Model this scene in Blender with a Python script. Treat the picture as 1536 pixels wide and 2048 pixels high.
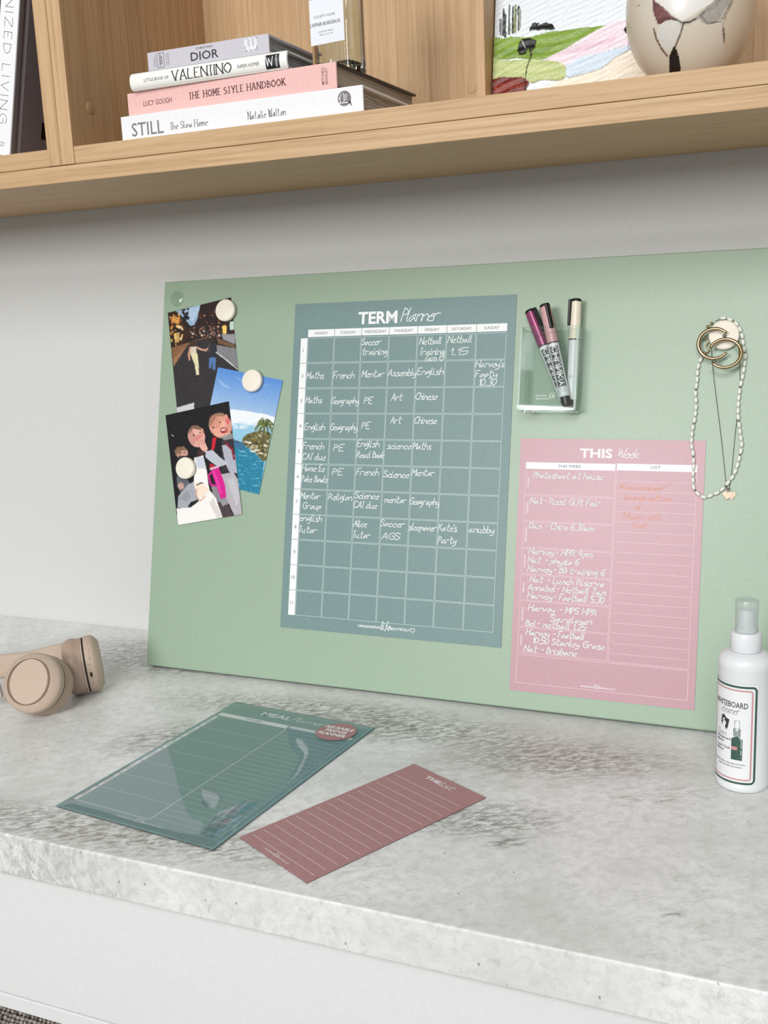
import bpy, bmesh, math, random
import numpy as np
from mathutils import Matrix, Vector
random.seed(7); rng=np.random.RandomState(5)
sc=bpy.context.scene; COL=sc.collection
for o in list(bpy.data.objects): bpy.data.objects.remove(o)

# ---------------------------------------------------------------- camera
cam_d=bpy.data.cameras.new('camera'); cam=bpy.data.objects.new('camera',cam_d); COL.objects.link(cam)
F_PX,YAW,PITCH,ROLL=2054.0,0.4097,0.2008,-0.0434
cy_,sy_,cp_,sp_=math.cos(YAW),math.sin(YAW),math.cos(PITCH),math.sin(PITCH)
Fw=Vector((-sy_*cp_,cy_*cp_,-sp_)); R0=Vector((cy_,sy_,0)); U0=R0.cross(Fw)
Rv=math.cos(ROLL)*R0+math.sin(ROLL)*U0; Uv=-math.sin(ROLL)*R0+math.cos(ROLL)*U0
cam.matrix_world=Matrix(((Rv.x,Uv.x,-Fw.x,0.0),(Rv.y,Uv.y,-Fw.y,-1.2427),(Rv.z,Uv.z,-Fw.z,0.4775),(0,0,0,1)))
cam_d.sensor_fit='VERTICAL'; cam_d.sensor_height=36; cam_d.lens=F_PX/2048*36
cam_d.clip_start=0.02; cam_d.clip_end=50
sc.camera=cam
# ---------------------------------------------------------------- world, window light, exposure
w=bpy.data.worlds.new('world'); sc.world=w; w.use_nodes=True
bg=w.node_tree.nodes['Background']; bg.inputs[0].default_value=(0.96,0.98,1.0,1); bg.inputs[1].default_value=0.42
def area(name,loc,target,size,sizey,power,col):
    d=bpy.data.lights.new(name,'AREA'); d.shape='RECTANGLE'; d.size=size; d.size_y=sizey; d.energy=power; d.color=col
    o=bpy.data.objects.new(name,d); COL.objects.link(o); o.location=loc
    o.rotation_euler=(Vector(target)-Vector(loc)).to_track_quat('-Z','Y').to_euler()
    return o
area('window_light_low',(-0.95,-3.7,1.22),(-0.5,-0.2,0.25),0.9,0.8,64,(1.0,0.99,0.97))
area('window_light_high',(0.25,-3.3,2.2),(-0.3,-0.2,0.2),1.2,1.0,52,(0.98,0.99,1.0))
sc.view_settings.view_transform='Standard'; sc.view_settings.look='None'; sc.view_settings.gamma=1
sc.view_settings.use_curve_mapping=False; sc.view_settings.exposure=0.0

# ---------------------------------------------------------------- helpers
def lin(c):
    return tuple(((x/255)/12.92 if x/255<=0.04045 else ((x/255+0.055)/1.055)**2.4) for x in c)
def mat(name,col=(200,200,200),rough=0.5,metal=0.0,spec=0.5,**k):
    m=bpy.data.materials.new(name); m.use_nodes=True; nt=m.node_tree; b=nt.nodes['Principled BSDF']
    b.inputs['Base Color'].default_value=(*lin(col),1); b.inputs['Roughness'].default_value=rough
    b.inputs['Metallic'].default_value=metal; b.inputs['Specular IOR Level'].default_value=spec
    for kk,v in k.items(): b.inputs[kk.replace('_',' ')].default_value=v
    return m
def node(nt,t,**k):
    n=nt.nodes.new(t)
    for a,v in k.items():
        if a=='inp':
            for i,x in v.items(): n.inputs[i].default_value=x
        else: setattr(n,a,v)
    return n
def coords(nt,scale=(1,1,1),rot=(0,0,0),loc=(0,0,0)):
    tc=node(nt,'ShaderNodeTexCoord'); mp=node(nt,'ShaderNodeMapping')
    mp.inputs['Scale'].default_value=scale; mp.inputs['Rotation'].default_value=rot; mp.inputs['Location'].default_value=loc
    nt.links.new(tc.outputs['Object'],mp.inputs['Vector']); return mp.outputs[0]
def coords2(nt,scale,ang,loc=(0,0,0)):
    v=coords(nt,(1,1,1),(0,0,math.radians(ang)),loc); mp=node(nt,'ShaderNodeMapping'); mp.inputs['Scale'].default_value=scale
    nt.links.new(v,mp.inputs['Vector']); return mp.outputs[0]
def noise(nt,vec,scale,detail=4,rough=0.55,dist=0.0):
    n=node(nt,'ShaderNodeTexNoise'); n.inputs['Scale'].default_value=scale; n.inputs['Detail'].default_value=detail
    n.inputs['Roughness'].default_value=rough; n.inputs['Distortion'].default_value=dist
    nt.links.new(vec,n.inputs['Vector']); return n.outputs[0]
def ramp(nt,fac,stops):
    r=node(nt,'ShaderNodeValToRGB'); e=r.color_ramp.elements
    while len(e)<len(stops): e.new(0.5)
    for i,(p,c) in enumerate(stops):
        e[i].position=p; e[i].color=(*lin(c),1) if len(c)==3 and max(c)>1.001 else (c[0],c[1],c[2],1)
    nt.links.new(fac,r.inputs[0]); return r.outputs[0]
def mixc(nt,fac,a,b,mode='MIX'):
    m=node(nt,'ShaderNodeMix',data_type='RGBA',blend_type=mode)
    for s,v in ((m.inputs['Factor'],fac),(m.inputs[6],a),(m.inputs[7],b)):
        if isinstance(v,bpy.types.NodeSocket): nt.links.new(v,s)
        elif isinstance(v,tuple): s.default_value=(*lin(v),1)
        else: s.default_value=v
    return m.outputs[2]
def bump(nt,h,strength,dist=0.001):
    b=node(nt,'ShaderNodeBump'); b.inputs['Strength'].default_value=strength; b.inputs['Distance'].default_value=dist
    nt.links.new(h,b.inputs['Height']); nt.links.new(b.outputs[0],nt.nodes['Principled BSDF'].inputs['Normal'])
def film_fac(nt,mx,f0,f1):
    lw=node(nt,'ShaderNodeLayerWeight'); lw.inputs[0].default_value=0.5
    pw=node(nt,'ShaderNodeMath',operation='POWER'); pw.inputs[1].default_value=4.0; nt.links.new(lw.outputs['Facing'],pw.inputs[0])
    ml=node(nt,'ShaderNodeMath',operation='MULTIPLY_ADD'); ml.inputs[1].default_value=f1; ml.inputs[2].default_value=f0
    nt.links.new(pw.outputs[0],ml.inputs[0]); nt.links.new(ml.outputs[0],mx.inputs[0])
def film(name,tint=(0.97,0.985,0.98),rough=0.03,f0=0.05,f1=0.7,haze=0.0,hazecol=(235,240,238)):
    m=bpy.data.materials.new(name); m.use_nodes=True; nt=m.node_tree; nt.nodes.clear()
    out=node(nt,'ShaderNodeOutputMaterial'); tr=node(nt,'ShaderNodeBsdfTransparent'); tr.inputs[0].default_value=(*tint,1)
    gl=node(nt,'ShaderNodeBsdfGlossy'); gl.inputs['Roughness'].default_value=rough; mx=node(nt,'ShaderNodeMixShader'); film_fac(nt,mx,f0,f1)
    base=tr.outputs[0]
    if haze:
        df=node(nt,'ShaderNodeBsdfDiffuse'); df.inputs[0].default_value=(*lin(hazecol),1); m2=node(nt,'ShaderNodeMixShader'); m2.inputs[0].default_value=haze
        nt.links.new(tr.outputs[0],m2.inputs[1]); nt.links.new(df.outputs[0],m2.inputs[2]); base=m2.outputs[0]
    nt.links.new(base,mx.inputs[1]); nt.links.new(gl.outputs[0],mx.inputs[2]); nt.links.new(mx.outputs[0],out.inputs[0]); return m
def setbase(m,sock): m.node_tree.links.new(sock,m.node_tree.nodes['Principled BSDF'].inputs['Base Color'])
def fleck(m,col,amt,scale,bumpy=0.0):
    nt=m.node_tree; v=coords(nt); n=noise(nt,v,scale,3)
    c2=tuple(max(0,x-amt) for x in col); c1=tuple(min(255,x+amt) for x in col)
    setbase(m,ramp(nt,n,[(0.3,c2),(0.7,c1)]))
    if bumpy: bump(nt,n,bumpy,0.0005)
    return m
def attr_mat(name,rough=0.4,spec=0.5):
    m=mat(name,rough=rough,spec=spec); a=node(m.node_tree,'ShaderNodeAttribute',attribute_name='paint')
    setbase(m,a.outputs['Color']); return m

def link(name,me,parent=None,m=None,smooth=False):
    o=bpy.data.objects.new(name,me); COL.objects.link(o)
    if parent: o.parent=parent
    if m: me.materials.append(m)
    if smooth: me.polygons.foreach_set('use_smooth',[True]*len(me.polygons))
    return o
def pymesh(name,v,f,m=None,parent=None,smooth=False):
    me=bpy.data.meshes.new(name); me.from_pydata([tuple(a) for a in v],[],[tuple(a) for a in f]); me.update()
    return link(name,me,parent,m,smooth)
def bmobj(name,bm,m=None,parent=None,smooth=False):
    me=bpy.data.meshes.new(name); bm.to_mesh(me); bm.free(); return link(name,me,parent,m,smooth)
def box_bm(lo,hi,bev=0.0,seg=2,bm=None):
    b=bmesh.new()
    vs=[b.verts.new((x,y,z)) for x in (lo[0],hi[0]) for y in (lo[1],hi[1]) for z in (lo[2],hi[2])]
    for q in ((0,1,3,2),(4,6,7,5),(0,4,5,1),(2,3,7,6),(0,2,6,4),(1,5,7,3)): b.faces.new([vs[i] for i in q])
    if bev: bmesh.ops.bevel(b,geom=b.edges[:],offset=bev,segments=seg,profile=0.6,affect='EDGES')
    if bm is not None:
        me=bpy.data.meshes.new('t'); b.to_mesh(me); b.free(); bm.from_mesh(me); bpy.data.meshes.remove(me); return bm
    return b
def box(name,lo,hi,m,parent=None,bev=0.0,seg=2): return bmobj(name,box_bm(lo,hi,bev,seg),m,parent)
def lathe(name,prof,m,parent=None,n=48,smooth=True,M=None,sx=1.0,sy=1.0):
    v=[];f=[]
    for r,z in prof:
        for i in range(n):
            a=2*math.pi*i/n; v.append((r*math.cos(a)*sx,r*math.sin(a)*sy,z))
    for j in range(len(prof)-1):
        for i in range(n):
            k=(i+1)%n; f.append((j*n+i,j*n+k,(j+1)*n+k,(j+1)*n+i))
    if prof[0][0]>1e-6: f.append(tuple(range(n))[::-1])
    if prof[-1][0]>1e-6: f.append(tuple((len(prof)-1)*n+i for i in range(n)))
    if M is not None: v=[tuple(M@Vector(a)) for a in v]
    o=pymesh(name,v,f,m,parent)
    if smooth:
        o.data.polygons.foreach_set('use_smooth',[True]*len(o.data.polygons))
        o.data.set_sharp_from_angle(angle=math.radians(38))
    return o
def spline(pts,n=6,closed=False):
    P=[np.array(p,float) for p in pts]
    if len(P)<3 and not closed: return P
    out=[]; L=len(P)
    for i in range(L if closed else L-1):
        if closed: a,b,c,d=P[i-1],P[i],P[(i+1)%L],P[(i+2)%L]
        else: a=P[max(i-1,0)];b=P[i];c=P[i+1];d=P[min(i+2,L-1)]
        for k in range(n):
            t=k/n; out.append(0.5*((2*b)+(c-a)*t+(2*a-5*b+4*c-d)*t*t+(3*b-a-3*c+d)*t**3))
    if not closed: out.append(P[-1])
    return out
def tube(name,pts,r,m,parent=None,n=10,up=None,rx=None):
    """sweep; r scalar or list; rx = (half width, half height) rounded strip with 'up' fixed"""
    P=[Vector(p) for p in pts]; v=[];f=[]
    for i,p in enumerate(P):
        t=(P[min(i+1,len(P)-1)]-P[max(i-1,0)]).normalized()
        u=Vector(up) if up is not None else (Vector((0,0,1)) if abs(t.z)<0.9 else Vector((0,1,0)))
        s=t.cross(u).normalized(); u2=s.cross(t).normalized()
        rr=r[i] if isinstance(r,(list,tuple)) else r
        for k in range(n):
            a=2*math.pi*k/n; c,d=math.cos(a),math.sin(a)
            if rx:
                c=math.copysign(abs(c)**0.5,c); d=math.copysign(abs(d)**0.5,d)
                v.append(p+s*c*rx[0]*rr+u2*d*rx[1]*rr)
            else: v.append(p+s*c*rr+u2*d*rr)
    for i in range(len(P)-1):
        for k in range(n):
            q=(k+1)%n; f.append((i*n+k,i*n+q,(i+1)*n+q,(i+1)*n+k))
    f.append(tuple(range(n))[::-1]); f.append(tuple((len(P)-1)*n+k for k in range(n)))
    return pymesh(name,v,f,m,parent,True)
def empty(name,loc=(0,0,0),rot=(0,0,0),M=None):
    o=bpy.data.objects.new(name,None); COL.objects.link(o); o.empty_display_size=0.02
    if M is not None: o.matrix_world=M
    else: o.location=loc; o.rotation_euler=rot
    return o
def tag(o,label,cat,group=None,kind=None):
    o['label']=label; o['category']=cat
    if group: o['group']=group
    if kind: o['kind']=kind
    return o

# ---------------------------------------------------------------- lettering: stroke font and outline font
GL={'a':"36 15 04 13 24 35|36 34 43",'b':"09 03|05 26 35 34 23 03",'c':"35 26 15 04 13 33",'d':"36 16 04 13 34|39 34 43",'e':"05 35 26 15 04 13 33",
'f':"39 28 24 12|16 36",'g':"36 16 04 14 35|36 32 21 11",'h':"09 03|05 26 35 33",'i':"06 03 13|08 07",'j':"26 22 10|28 27",'k':"09 03|36 04|04 33",'l':"09 04 13",
'm':"06 03|05 16 25 23|25 36 45 43",'n':"06 03|05 26 35 33",'o':"26 15 04 13 24 35 26",'p':"06 01|05 26 35 24 04",'q':"36 15 04 24 35|36 31",'r':"06 03|05 16 36",
's':"36 16 15 34 33 03",'t':"19 14 23 33|07 37",'u':"06 04 13 34|36 33 43",'v':"06 13|13 36",'w':"06 13 25 33 46",'x':"06 33|36 03",'y':"06 04 24 36|36 32 11 01",'z':"06 36|36 03|03 33",
'A':"03 29|29 43|15 35",'B':"09 03|09 28 27 06|06 36 34 03",'C':"48 29 07 05 23 44",'D':"09 03|09 38 46 34 03",'E':"09 03|09 39|06 26|03 33",'F':"09 03|09 39|06 26",
'G':"48 29 07 05 23 44 46|46 26",'H':"09 03|49 43|06 46",'I':"09 03",'J':"29 24 13 04",'K':"09 03|39 05|16 43",'L':"09 03|03 33",'M':"09 03|09 25|25 49|49 43",'N':"09 03|09 43|49 43",
'O':"29 07 05 23 45 47 29",'P':"09 03|09 28 37 26 06",'Q':"29 07 05 23 45 47 29|25 52",'R':"09 03|09 28 37 26 06|16 43",'S':"38 19 08 07 35 34 13 04",'T':"19 13|09 29",'U':"09 05 23 45 49",
'V':"09 23|23 49",'W':"09 13|13 28|28 43|43 59",'X':"09 43|49 03",'Y':"09 26|49 26|26 23",'Z':"09 49|49 03|03 43",
'0':"19 07 05 13 35 37 19",'1':"07 19|19 13",'2':"08 29 38 26 03|03 33",'3':"09 39 26 35 23 03",'4':"29 05|05 45|37 33",'5':"39 09|09 06|06 36 34 13 03",'6':"39 07 04 23 35 26 05",
'7':"09 39|39 13",'8':"26 08 29 38 04 13 34 26",'9':"37 19 07 26 37|37 33",'.':"03 13",'-':"16 36",'\'':"09 07",'/':"09 03",'&':"43 08 29 16 04 23 45",',':"04 02",' ':""}
class Flat:
    def __init__(s): s.v=[];s.f=[]
    def rect(s,u0,v0,u1,v1):
        n=len(s.v); s.v+=[(u0,v0),(u1,v0),(u1,v1),(u0,v1)]; s.f.append((n,n+1,n+2,n+3))
    def poly(s,pts):
        n=len(s.v); s.v+=[tuple(p) for p in pts]; s.f.append(tuple(range(n,n+len(pts))))
    def disc(s,u,v,r,n=28,ry=None):
        s.poly([(u+r*math.cos(2*math.pi*i/n),v+(ry or r)*math.sin(2*math.pi*i/n)) for i in range(n)])
    def stroke(s,pts,w,wf=None,cap=True):
        P=[np.array(p,float) for p in pts]
        if len(P)<2: return
        P=[P[0]]+[b for a,b in zip(P,P[1:]) if np.hypot(*(b-a))>1e-7]
        if len(P)<2: return
        if len(P)==2: P=[P[0]+(P[1]-P[0])*t for t in np.linspace(0,1,6)]
        if cap:
            d=P[0]-P[1]; P[0]=P[0]+d/np.hypot(*d)*w*0.35
            d=P[-1]-P[-2]; P[-1]=P[-1]+d/np.hypot(*d)*w*0.35
        n0=len(s.v)
        for i,p in enumerate(P):
            a=P[max(i-1,0)]; b=P[min(i+1,len(P)-1)]; t=(b-a); L=np.hypot(*t); t=t/L if L>1e-9 else np.array((1.,0))
            ww=w*(wf(t) if wf else 1.0); q=np.array((-t[1],t[0]))*ww/2
            s.v+=[tuple(p+q),tuple(p-q)]
        for i in range(len(P)-1): s.f.append((n0+2*i,n0+2*i+1,n0+2*i+3,n0+2*i+2))
    def frame(s,u0,v0,u1,v1,w):
        s.rect(u0-w/2,v0-w/2,u1+w/2,v0+w/2); s.rect(u0-w/2,v1-w/2,u1+w/2,v1+w/2)
        s.rect(u0-w/2,v0,u0+w/2,v1); s.rect(u1-w/2,v0,u1+w/2,v1)
    def hand(s,t,u,v,h,w,u1=None,slant=0.15,jit=0.25,serif=False,space=1.3,smooth=True,rot=0,narrow=1.0):
        """stroke lettering; (u,v) baseline start, h cap height, w pen width, u1 right end"""
        k=h/6.0; x=0; S=[]
        for ch in t:
            if ch==' ': x+=2.6; continue
            g=GL.get(ch)
            if g is None: x+=2; continue
            mx=0
            for st in g.split('|'):
                pts=[]
                for tok in st.split():
                    a,b=int(tok[0]),int(tok[1]); mx=max(mx,a)
                    pts.append((x+a+(random.random()-.5)*jit,b-3+(random.random()-.5)*jit))
                S.append(pts)
            x+=mx+space
        x-=space; kx=(u1-u)/x if u1 is not None else k*narrow
        c,sn=math.cos(rot),math.sin(rot)
        for pts in S:
            q=[((a*kx+slant*b*k),b*k) for a,b in pts]
            if smooth and len(q)>2: q=spline(q,4)
            q=[(u+a*c-b*sn,v+a*sn+b*c) for a,b in q]
            if serif:
                s.stroke(q,w,lambda t:(1.0 if abs(t[1])>0.55 else 0.55),cap=False)
                if len(pts)==2:
                    for (a,b) in (q[0],q[-1]):
                        d=abs(pts[0][1]-pts[1][1])
                        if d>2: s.stroke([(a-w*1.1,b),(a+w*1.1,b)],w*0.45,cap=False)
            else: s.stroke(q,w)
        return x*kx
    def type(s,t,u,v,h,u1=None,bold=0.0,align='l',rot=0):
        """outline lettering from the default font; cap height h"""
        V,Fc,cap=type_mesh(t,bold)
        k=h/cap; w=max(a[0] for a in V); kx=(u1-u)/w if u1 is not None else k
        off=0 if (align=='l' or u1 is not None) else -w*k/2
        c,sn=math.cos(rot),math.sin(rot); n=len(s.v)
        for a,b in V:
            a=a*kx+off; b=b*k; s.v.append((u+a*c-b*sn,v+a*sn+b*c))
        s.f+=[tuple(i+n for i in f) for f in Fc]
    def emit(s,name,m,parent,fn):
        o=pymesh(name,[fn(a,b) for a,b in s.v],s.f,m,parent)
        if name in ('white_printing','handwriting','small_lettering','grid_lines','fine_lettering','orange_handwriting','label_lettering'): o['kind']='stuff'
        return o
_tc={}
def type_mesh(t,bold):
    if (t,bold) in _tc: return _tc[(t,bold)]
    def raw(txt):
        c=bpy.data.curves.new('t','FONT'); c.body=txt; c.offset=bold; c.resolution_u=2; c.fill_mode='BOTH'
        o=bpy.data.objects.new('t',c); COL.objects.link(o); bpy.context.view_layer.update()
        dg=bpy.context.evaluated_depsgraph_get(); me=o.evaluated_get(dg).to_mesh()
        V=[(q.co.x,q.co.y) for q in me.vertices]; Fc=[tuple(p.vertices) for p in me.polygons]
        o.evaluated_get(dg).to_mesh_clear(); bpy.data.objects.remove(o); bpy.data.curves.remove(c); return V,Fc
    if ('cap',bold) not in _tc:
        V,_=raw('H'); _tc[('cap',bold)]=max(a[1] for a in V)
    V,Fc=raw(t); mn=min(a[0] for a in V); V=[(a-mn,b) for a,b in V]
    _tc[(t,bold)]=(V,Fc,_tc[('cap',bold)]); return _tc[(t,bold)]

# ---------------------------------------------------------------- raster artwork -> per-vertex print colour
class Art:
    def __init__(s,W,H,base,M):   # M: sketch coords -> (x,y) pixels
        s.W,s.H=W,H; s.a=np.zeros((H,W,3))+np.array(base)/255.; s.h=np.zeros((H,W)); s.M=M
        yy,xx=np.mgrid[0:H,0:W]; s.X=xx+.5; s.Y=yy+.5
    def p(s,q): return np.array([s.M(a,b) for a,b in q])
    def mask(s,q,smooth=False):
        if smooth: q=[tuple(a) for a in spline(q,5,True)]
        P=s.p(q); m=np.zeros((s.H,s.W),bool)
        for (x0,y0),(x1,y1) in zip(P,np.roll(P,-1,0)):
            c=((y0>s.Y)!=(y1>s.Y)); 
            with np.errstate(divide='ignore',invalid='ignore'): m^=c&(s.X<(x1-x0)*(s.Y-y0)/(y1-y0)+x0)
        return m
    def put(s,m,col,al=1.0,jit=0.0,hgt=None):
        c=np.array(col)/255.; n=rng.randn(s.H,s.W,1)*jit/255.
        m3=(m*al)[...,None]; s.a=s.a*(1-m3)+(c+n)*m3
        if hgt is not None: s.h=np.where(m,hgt,s.h)
    def poly(s,q,col,al=1.0,jit=0.0,smooth=False,hgt=None): s.put(s.mask(q,smooth),col,al,jit,hgt)
    def ell(s,cx,cy,rx,ry,col,al=1.0,rot=0,jit=0):
        q=[(cx+rx*math.cos(t)*math.cos(rot)-ry*math.sin(t)*math.sin(rot),cy+rx*math.cos(t)*math.sin(rot)+ry*math.sin(t)*math.cos(rot)) for t in np.linspace(0,6.283,22)[:-1]]
        s.poly(q,col,al,jit)
    def line(s,q,wd,col,al=1.0,hgt=None,soft=0):
        P=s.p(q); D=np.full((s.H,s.W),1e9)
        for (x0,y0),(x1,y1) in zip(P,P[1:]):
            L=(x1-x0)**2+(y1-y0)**2+1e-9; t=np.clip(((s.X-x0)*(x1-x0)+(s.Y-y0)*(y1-y0))/L,0,1)
            D=np.minimum(D,np.hypot(s.X-x0-t*(x1-x0),s.Y-y0-t*(y1-y0)))
        m=(D<wd).astype(float) if not soft else np.clip((wd+soft-D)/(2*soft),0,1)
        s.put(m,col,al,0)
        if hgt is not None: s.h=np.where(D<wd,hgt,s.h)
    def dots(s,n,q,cols,r0,r1,al=0.9):
        q=np.array(q); lo,hi=q.min(0),q.max(0); m0=s.mask([tuple(a) for a in q])
        for _ in range(n):
            x=rng.uniform(lo[0],hi[0]); y=rng.uniform(lo[1],hi[1]); px,py=s.M(x,y); r=rng.uniform(r0,r1)
            s.put((np.hypot(s.X-px,s.Y-py)<r)&m0,cols[rng.randint(len(cols))],al)
def soften(A,n=1,grain=5):
    for _ in range(n):
        p=np.pad(A.a,((1,1),(1,1),(0,0)),'edge'); A.a=(p[1:-1,1:-1]*4+p[:-2,1:-1]+p[2:,1:-1]+p[1:-1,:-2]+p[1:-1,2:])/8
    A.a=A.a+rng.randn(A.H,A.W,1)*grain/255.
def grid_sheet(name,w,h,art,m,parent=None,thick=0.0004,zscale=0.0,fn=None):
    """sheet in local xy (centre origin, +z front) carrying the art's colours"""
    W,H=art.W,art.H
    xs=np.linspace(-w/2,w/2,W); ys=np.linspace(h/2,-h/2,H)
    X,Y=np.meshgrid(xs,ys); Z=art.h*zscale
    V=np.stack([X,Y,Z+thick],-1).reshape(-1,3)
    i=np.arange(H-1)[:,None]*W+np.arange(W-1)[None]; Fq=np.stack([i,i+W,i+W+1,i+1],-1).reshape(-1,4)
    n=len(V); V=np.vstack([V,[(-w/2,h/2,0),(w/2,h/2,0),(w/2,-h/2,0),(-w/2,-h/2,0)]])
    e=[tuple([n,n+1]+list(range(W-1,-1,-1))),tuple([n+1,n+2]+[j*W+W-1 for j in range(H-1,-1,-1)]),
       tuple([n+2,n+3]+[(H-1)*W+j for j in range(W)]),tuple([n+3,n]+[j*W for j in range(H)]),(n,n+3,n+2,n+1)]
    me=bpy.data.meshes.new(name); me.from_pydata(V.tolist(),[],Fq.tolist()+e); me.update()
    c=np.clip(art.a,0,1); c=np.where(c<=0.04045,c/12.92,((c+0.055)/1.055)**2.4).reshape(-1,3)
    c=np.vstack([c,np.full((4,3),0.75)]); c=np.hstack([c,np.ones((len(c),1))])
    at=me.color_attributes.new('paint','FLOAT_COLOR','POINT'); at.data.foreach_set('color',c.ravel())
    o=link(name,me,parent,m)
    if zscale: me.polygons.foreach_set('use_smooth',[True]*len(me.polygons)); me.set_sharp_from_angle(angle=math.radians(50))
    return o

# ---------------------------------------------------------------- materials
def oak(name,axis):
    m=mat(name,rough=0.52,spec=0.35); nt=m.node_tree
    s={'x':(1.6,80,80),'z':(80,80,1.6),'y':(80,1.6,80)}[axis]
    v=coords(nt,s); g=noise(nt,v,3.0,5,0.6,0.15)
    v2=coords(nt,tuple(a*0.22 for a in s),loc=(3,1,7)); g2=noise(nt,v2,3.0,3,0.5,0.8)
    v3=coords(nt,tuple(a*2.4 if a>5 else a*5 for a in s)); g3=noise(nt,v3,3.0,2,0.6)
    c=ramp(nt,g,[(0.28,(178,142,103)),(0.47,(196,162,122)),(0.62,(206,174,135)),(0.8,(214,185,148))])
    c=mixc(nt,ramp(nt,g2,[(0.35,(0.0,0,0)),(0.75,(0.45,0.45,0.45))]),c,(190,153,113))
    c=mixc(nt,ramp(nt,g3,[(0.56,(0.0,0,0)),(0.74,(0.42,0.42,0.42))]),c,(154,118,84))
    setbase(m,c); bump(nt,g3,0.18,0.0004); return m
oak_x,oak_z,oak_y=oak('oak grain along the shelf','x'),oak('oak grain upright','z'),oak('oak grain deep','y')

def stone():
    m=mat('pale quartzite',rough=0.30,spec=0.45); nt=m.node_tree
    v=coords(nt,(1,1,1),(0.1,0.2,math.radians(35)))
    big=noise(nt,v,5.5,7,0.68,0.5)
    vs=coords2(nt,(1.0,2.6,2.0),-38); st=noise(nt,vs,42,9,0.78,0.3)
    vs2=coords2(nt,(1.0,3.2,1.0),28,(4,2,1)); st2=noise(nt,vs2,34,9,0.78,0.3)
    fine=noise(nt,coords(nt),95,5,0.75)
    base=ramp(nt,big,[(0.34,(214,215,210)),(0.5,(232,233,230)),(0.66,(246,246,246))])
    base=mixc(nt,ramp(nt,st,[(0.33,(0.75,0.75,0.75)),(0.47,(0,0,0))]),base,(188,190,182))
    base=mixc(nt,ramp(nt,st2,[(0.31,(0.9,0.9,0.9)),(0.385,(0,0,0))]),base,(156,158,148))
    base=mixc(nt,ramp(nt,fine,[(0.38,(0.6,0.6,0.6)),(0.55,(0,0,0))]),base,(208,209,205))
    # dark speckled seams and rust marks that sit at fixed places of the slab
    def blotch(loc,rad,sock,lo,hi,col,base,amount):
        tc=node(nt,'ShaderNodeTexCoord'); mp=node(nt,'ShaderNodeMapping')
        mp.vector_type='POINT'
        ang=loc[2]; mp.inputs['Location'].default_value=(0,0,0)
        sub=node(nt,'ShaderNodeVectorMath',operation='SUBTRACT'); sub.inputs[1].default_value=(loc[0],loc[1],0)
        nt.links.new(tc.outputs['Object'],sub.inputs[0]); nt.links.new(sub.outputs[0],mp.inputs[0])
        mp.inputs['Rotation'].default_value=(0,0,-ang); 
        sc_=node(nt,'ShaderNodeVectorMath',operation='DIVIDE'); sc_.inputs[1].default_value=(rad[0],rad[1],1)
        nt.links.new(mp.outputs[0],sc_.inputs[0])
        ln=node(nt,'ShaderNodeVectorMath',operation='LENGTH'); nt.links.new(sc_.outputs[0],ln.inputs[0])
        mk=ramp(nt,ln.outputs['Value'],[(0.35,(1.0,1,1)),(1.0,(0,0,0))])
        nn=ramp(nt,sock,[(lo,(amount,)*3),(hi,(0,0,0))])
        mu=node(nt,'ShaderNodeMix',data_type='RGBA',blend_type='MULTIPLY'); mu.inputs[0].default_value=1
        nt.links.new(mk,mu.inputs[6]); nt.links.new(nn,mu.inputs[7])
        return mixc(nt,mu.outputs[2],base,col)
    dk=noise(nt,coords2(nt,(1,2.6,1),-32),75,6,0.75,0.5)
    for loc,rad in (((-.685,-.335,.9),(.085,.05)),((-.243,-.432,.5),(.03,.012)),((-.093,-.497,.5),(.012,.006)),((-.43,-.235,0.2),(.22,.045)),((-.24,-.25,.2),(.16,.06)),((-.28,-.40,.3),(.10,.045)),((-.60,-.53,.1),(.30,.05)),((-.86,-.10,0),(.20,.10)),((-.55,-.21,.1),(.25,.05))):
        base=blotch(loc,rad,dk,0.42,0.56,(118,118,108),base,0.8)
    rs=noise(nt,coords2(nt,(1,3,1),-25,(2,2,2)),48,6,0.7,0.6)
    for loc,rad in (((-.27,-.275,.2),(.15,.07)),((-.62,-.54,.3),(.06,.03)),((-.13,-.30,.4),(.08,.03)),((-.565,-.515,.4),(.03,.02))):
        base=blotch(loc,rad,rs,0.38,0.50,(158,144,130),base,0.55)
    vor=node(nt,'ShaderNodeTexVoronoi',feature='F1'); vor.inputs['Scale'].default_value=34; vor.inputs['Randomness'].default_value=1
    nt.links.new(coords2(nt,(1,2.4,1),35),vor.inputs['Vector'])
    base=mixc(nt,ramp(nt,vor.outputs['Distance'],[(0.03,(0.7,0.7,0.7)),(0.07,(0,0,0))]),base,(104,104,96))
    setbase(m,base); bump(nt,fine,0.05,0.0003); return m
M_STONE=stone()
M_WALL=fleck(mat('white painted wall',rough=0.75,spec=0.25),(214,215,213),2,180,0.06)
M_LAC=fleck(mat('white satin lacquer',rough=0.45,spec=0.4),(228,228,228),2,220,0.05)
M_DARKGAP=mat('dark shadow gap',(60,60,60),rough=0.9)
M_CARPET=fleck(mat('grey carpet',rough=0.95,spec=0.1),(96,94,90),18,160,0.4)
M_BOARD=fleck(mat('sage green powder coated steel',rough=0.40,spec=0.6),(152,174,151),3,260,0.10)
M_INK=mat('white print',(240,243,243),rough=0.5)
M_CHALK=mat('white chalk ink',(232,238,236),rough=0.8,spec=0.2)
M_SHEETB=fleck(mat('blue grey magnetic sheet',rough=0.42,spec=0.4),(118,144,143),4,420,0.08)
M_SHEETP=fleck(mat('dusty pink magnetic sheet',rough=0.36,spec=0.45),(190,148,157),4,420,0.08)
M_SHEETR=fleck(mat('rose brown magnetic sheet',rough=0.34,spec=0.45),(176,130,130),5,420,0.08)
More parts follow.
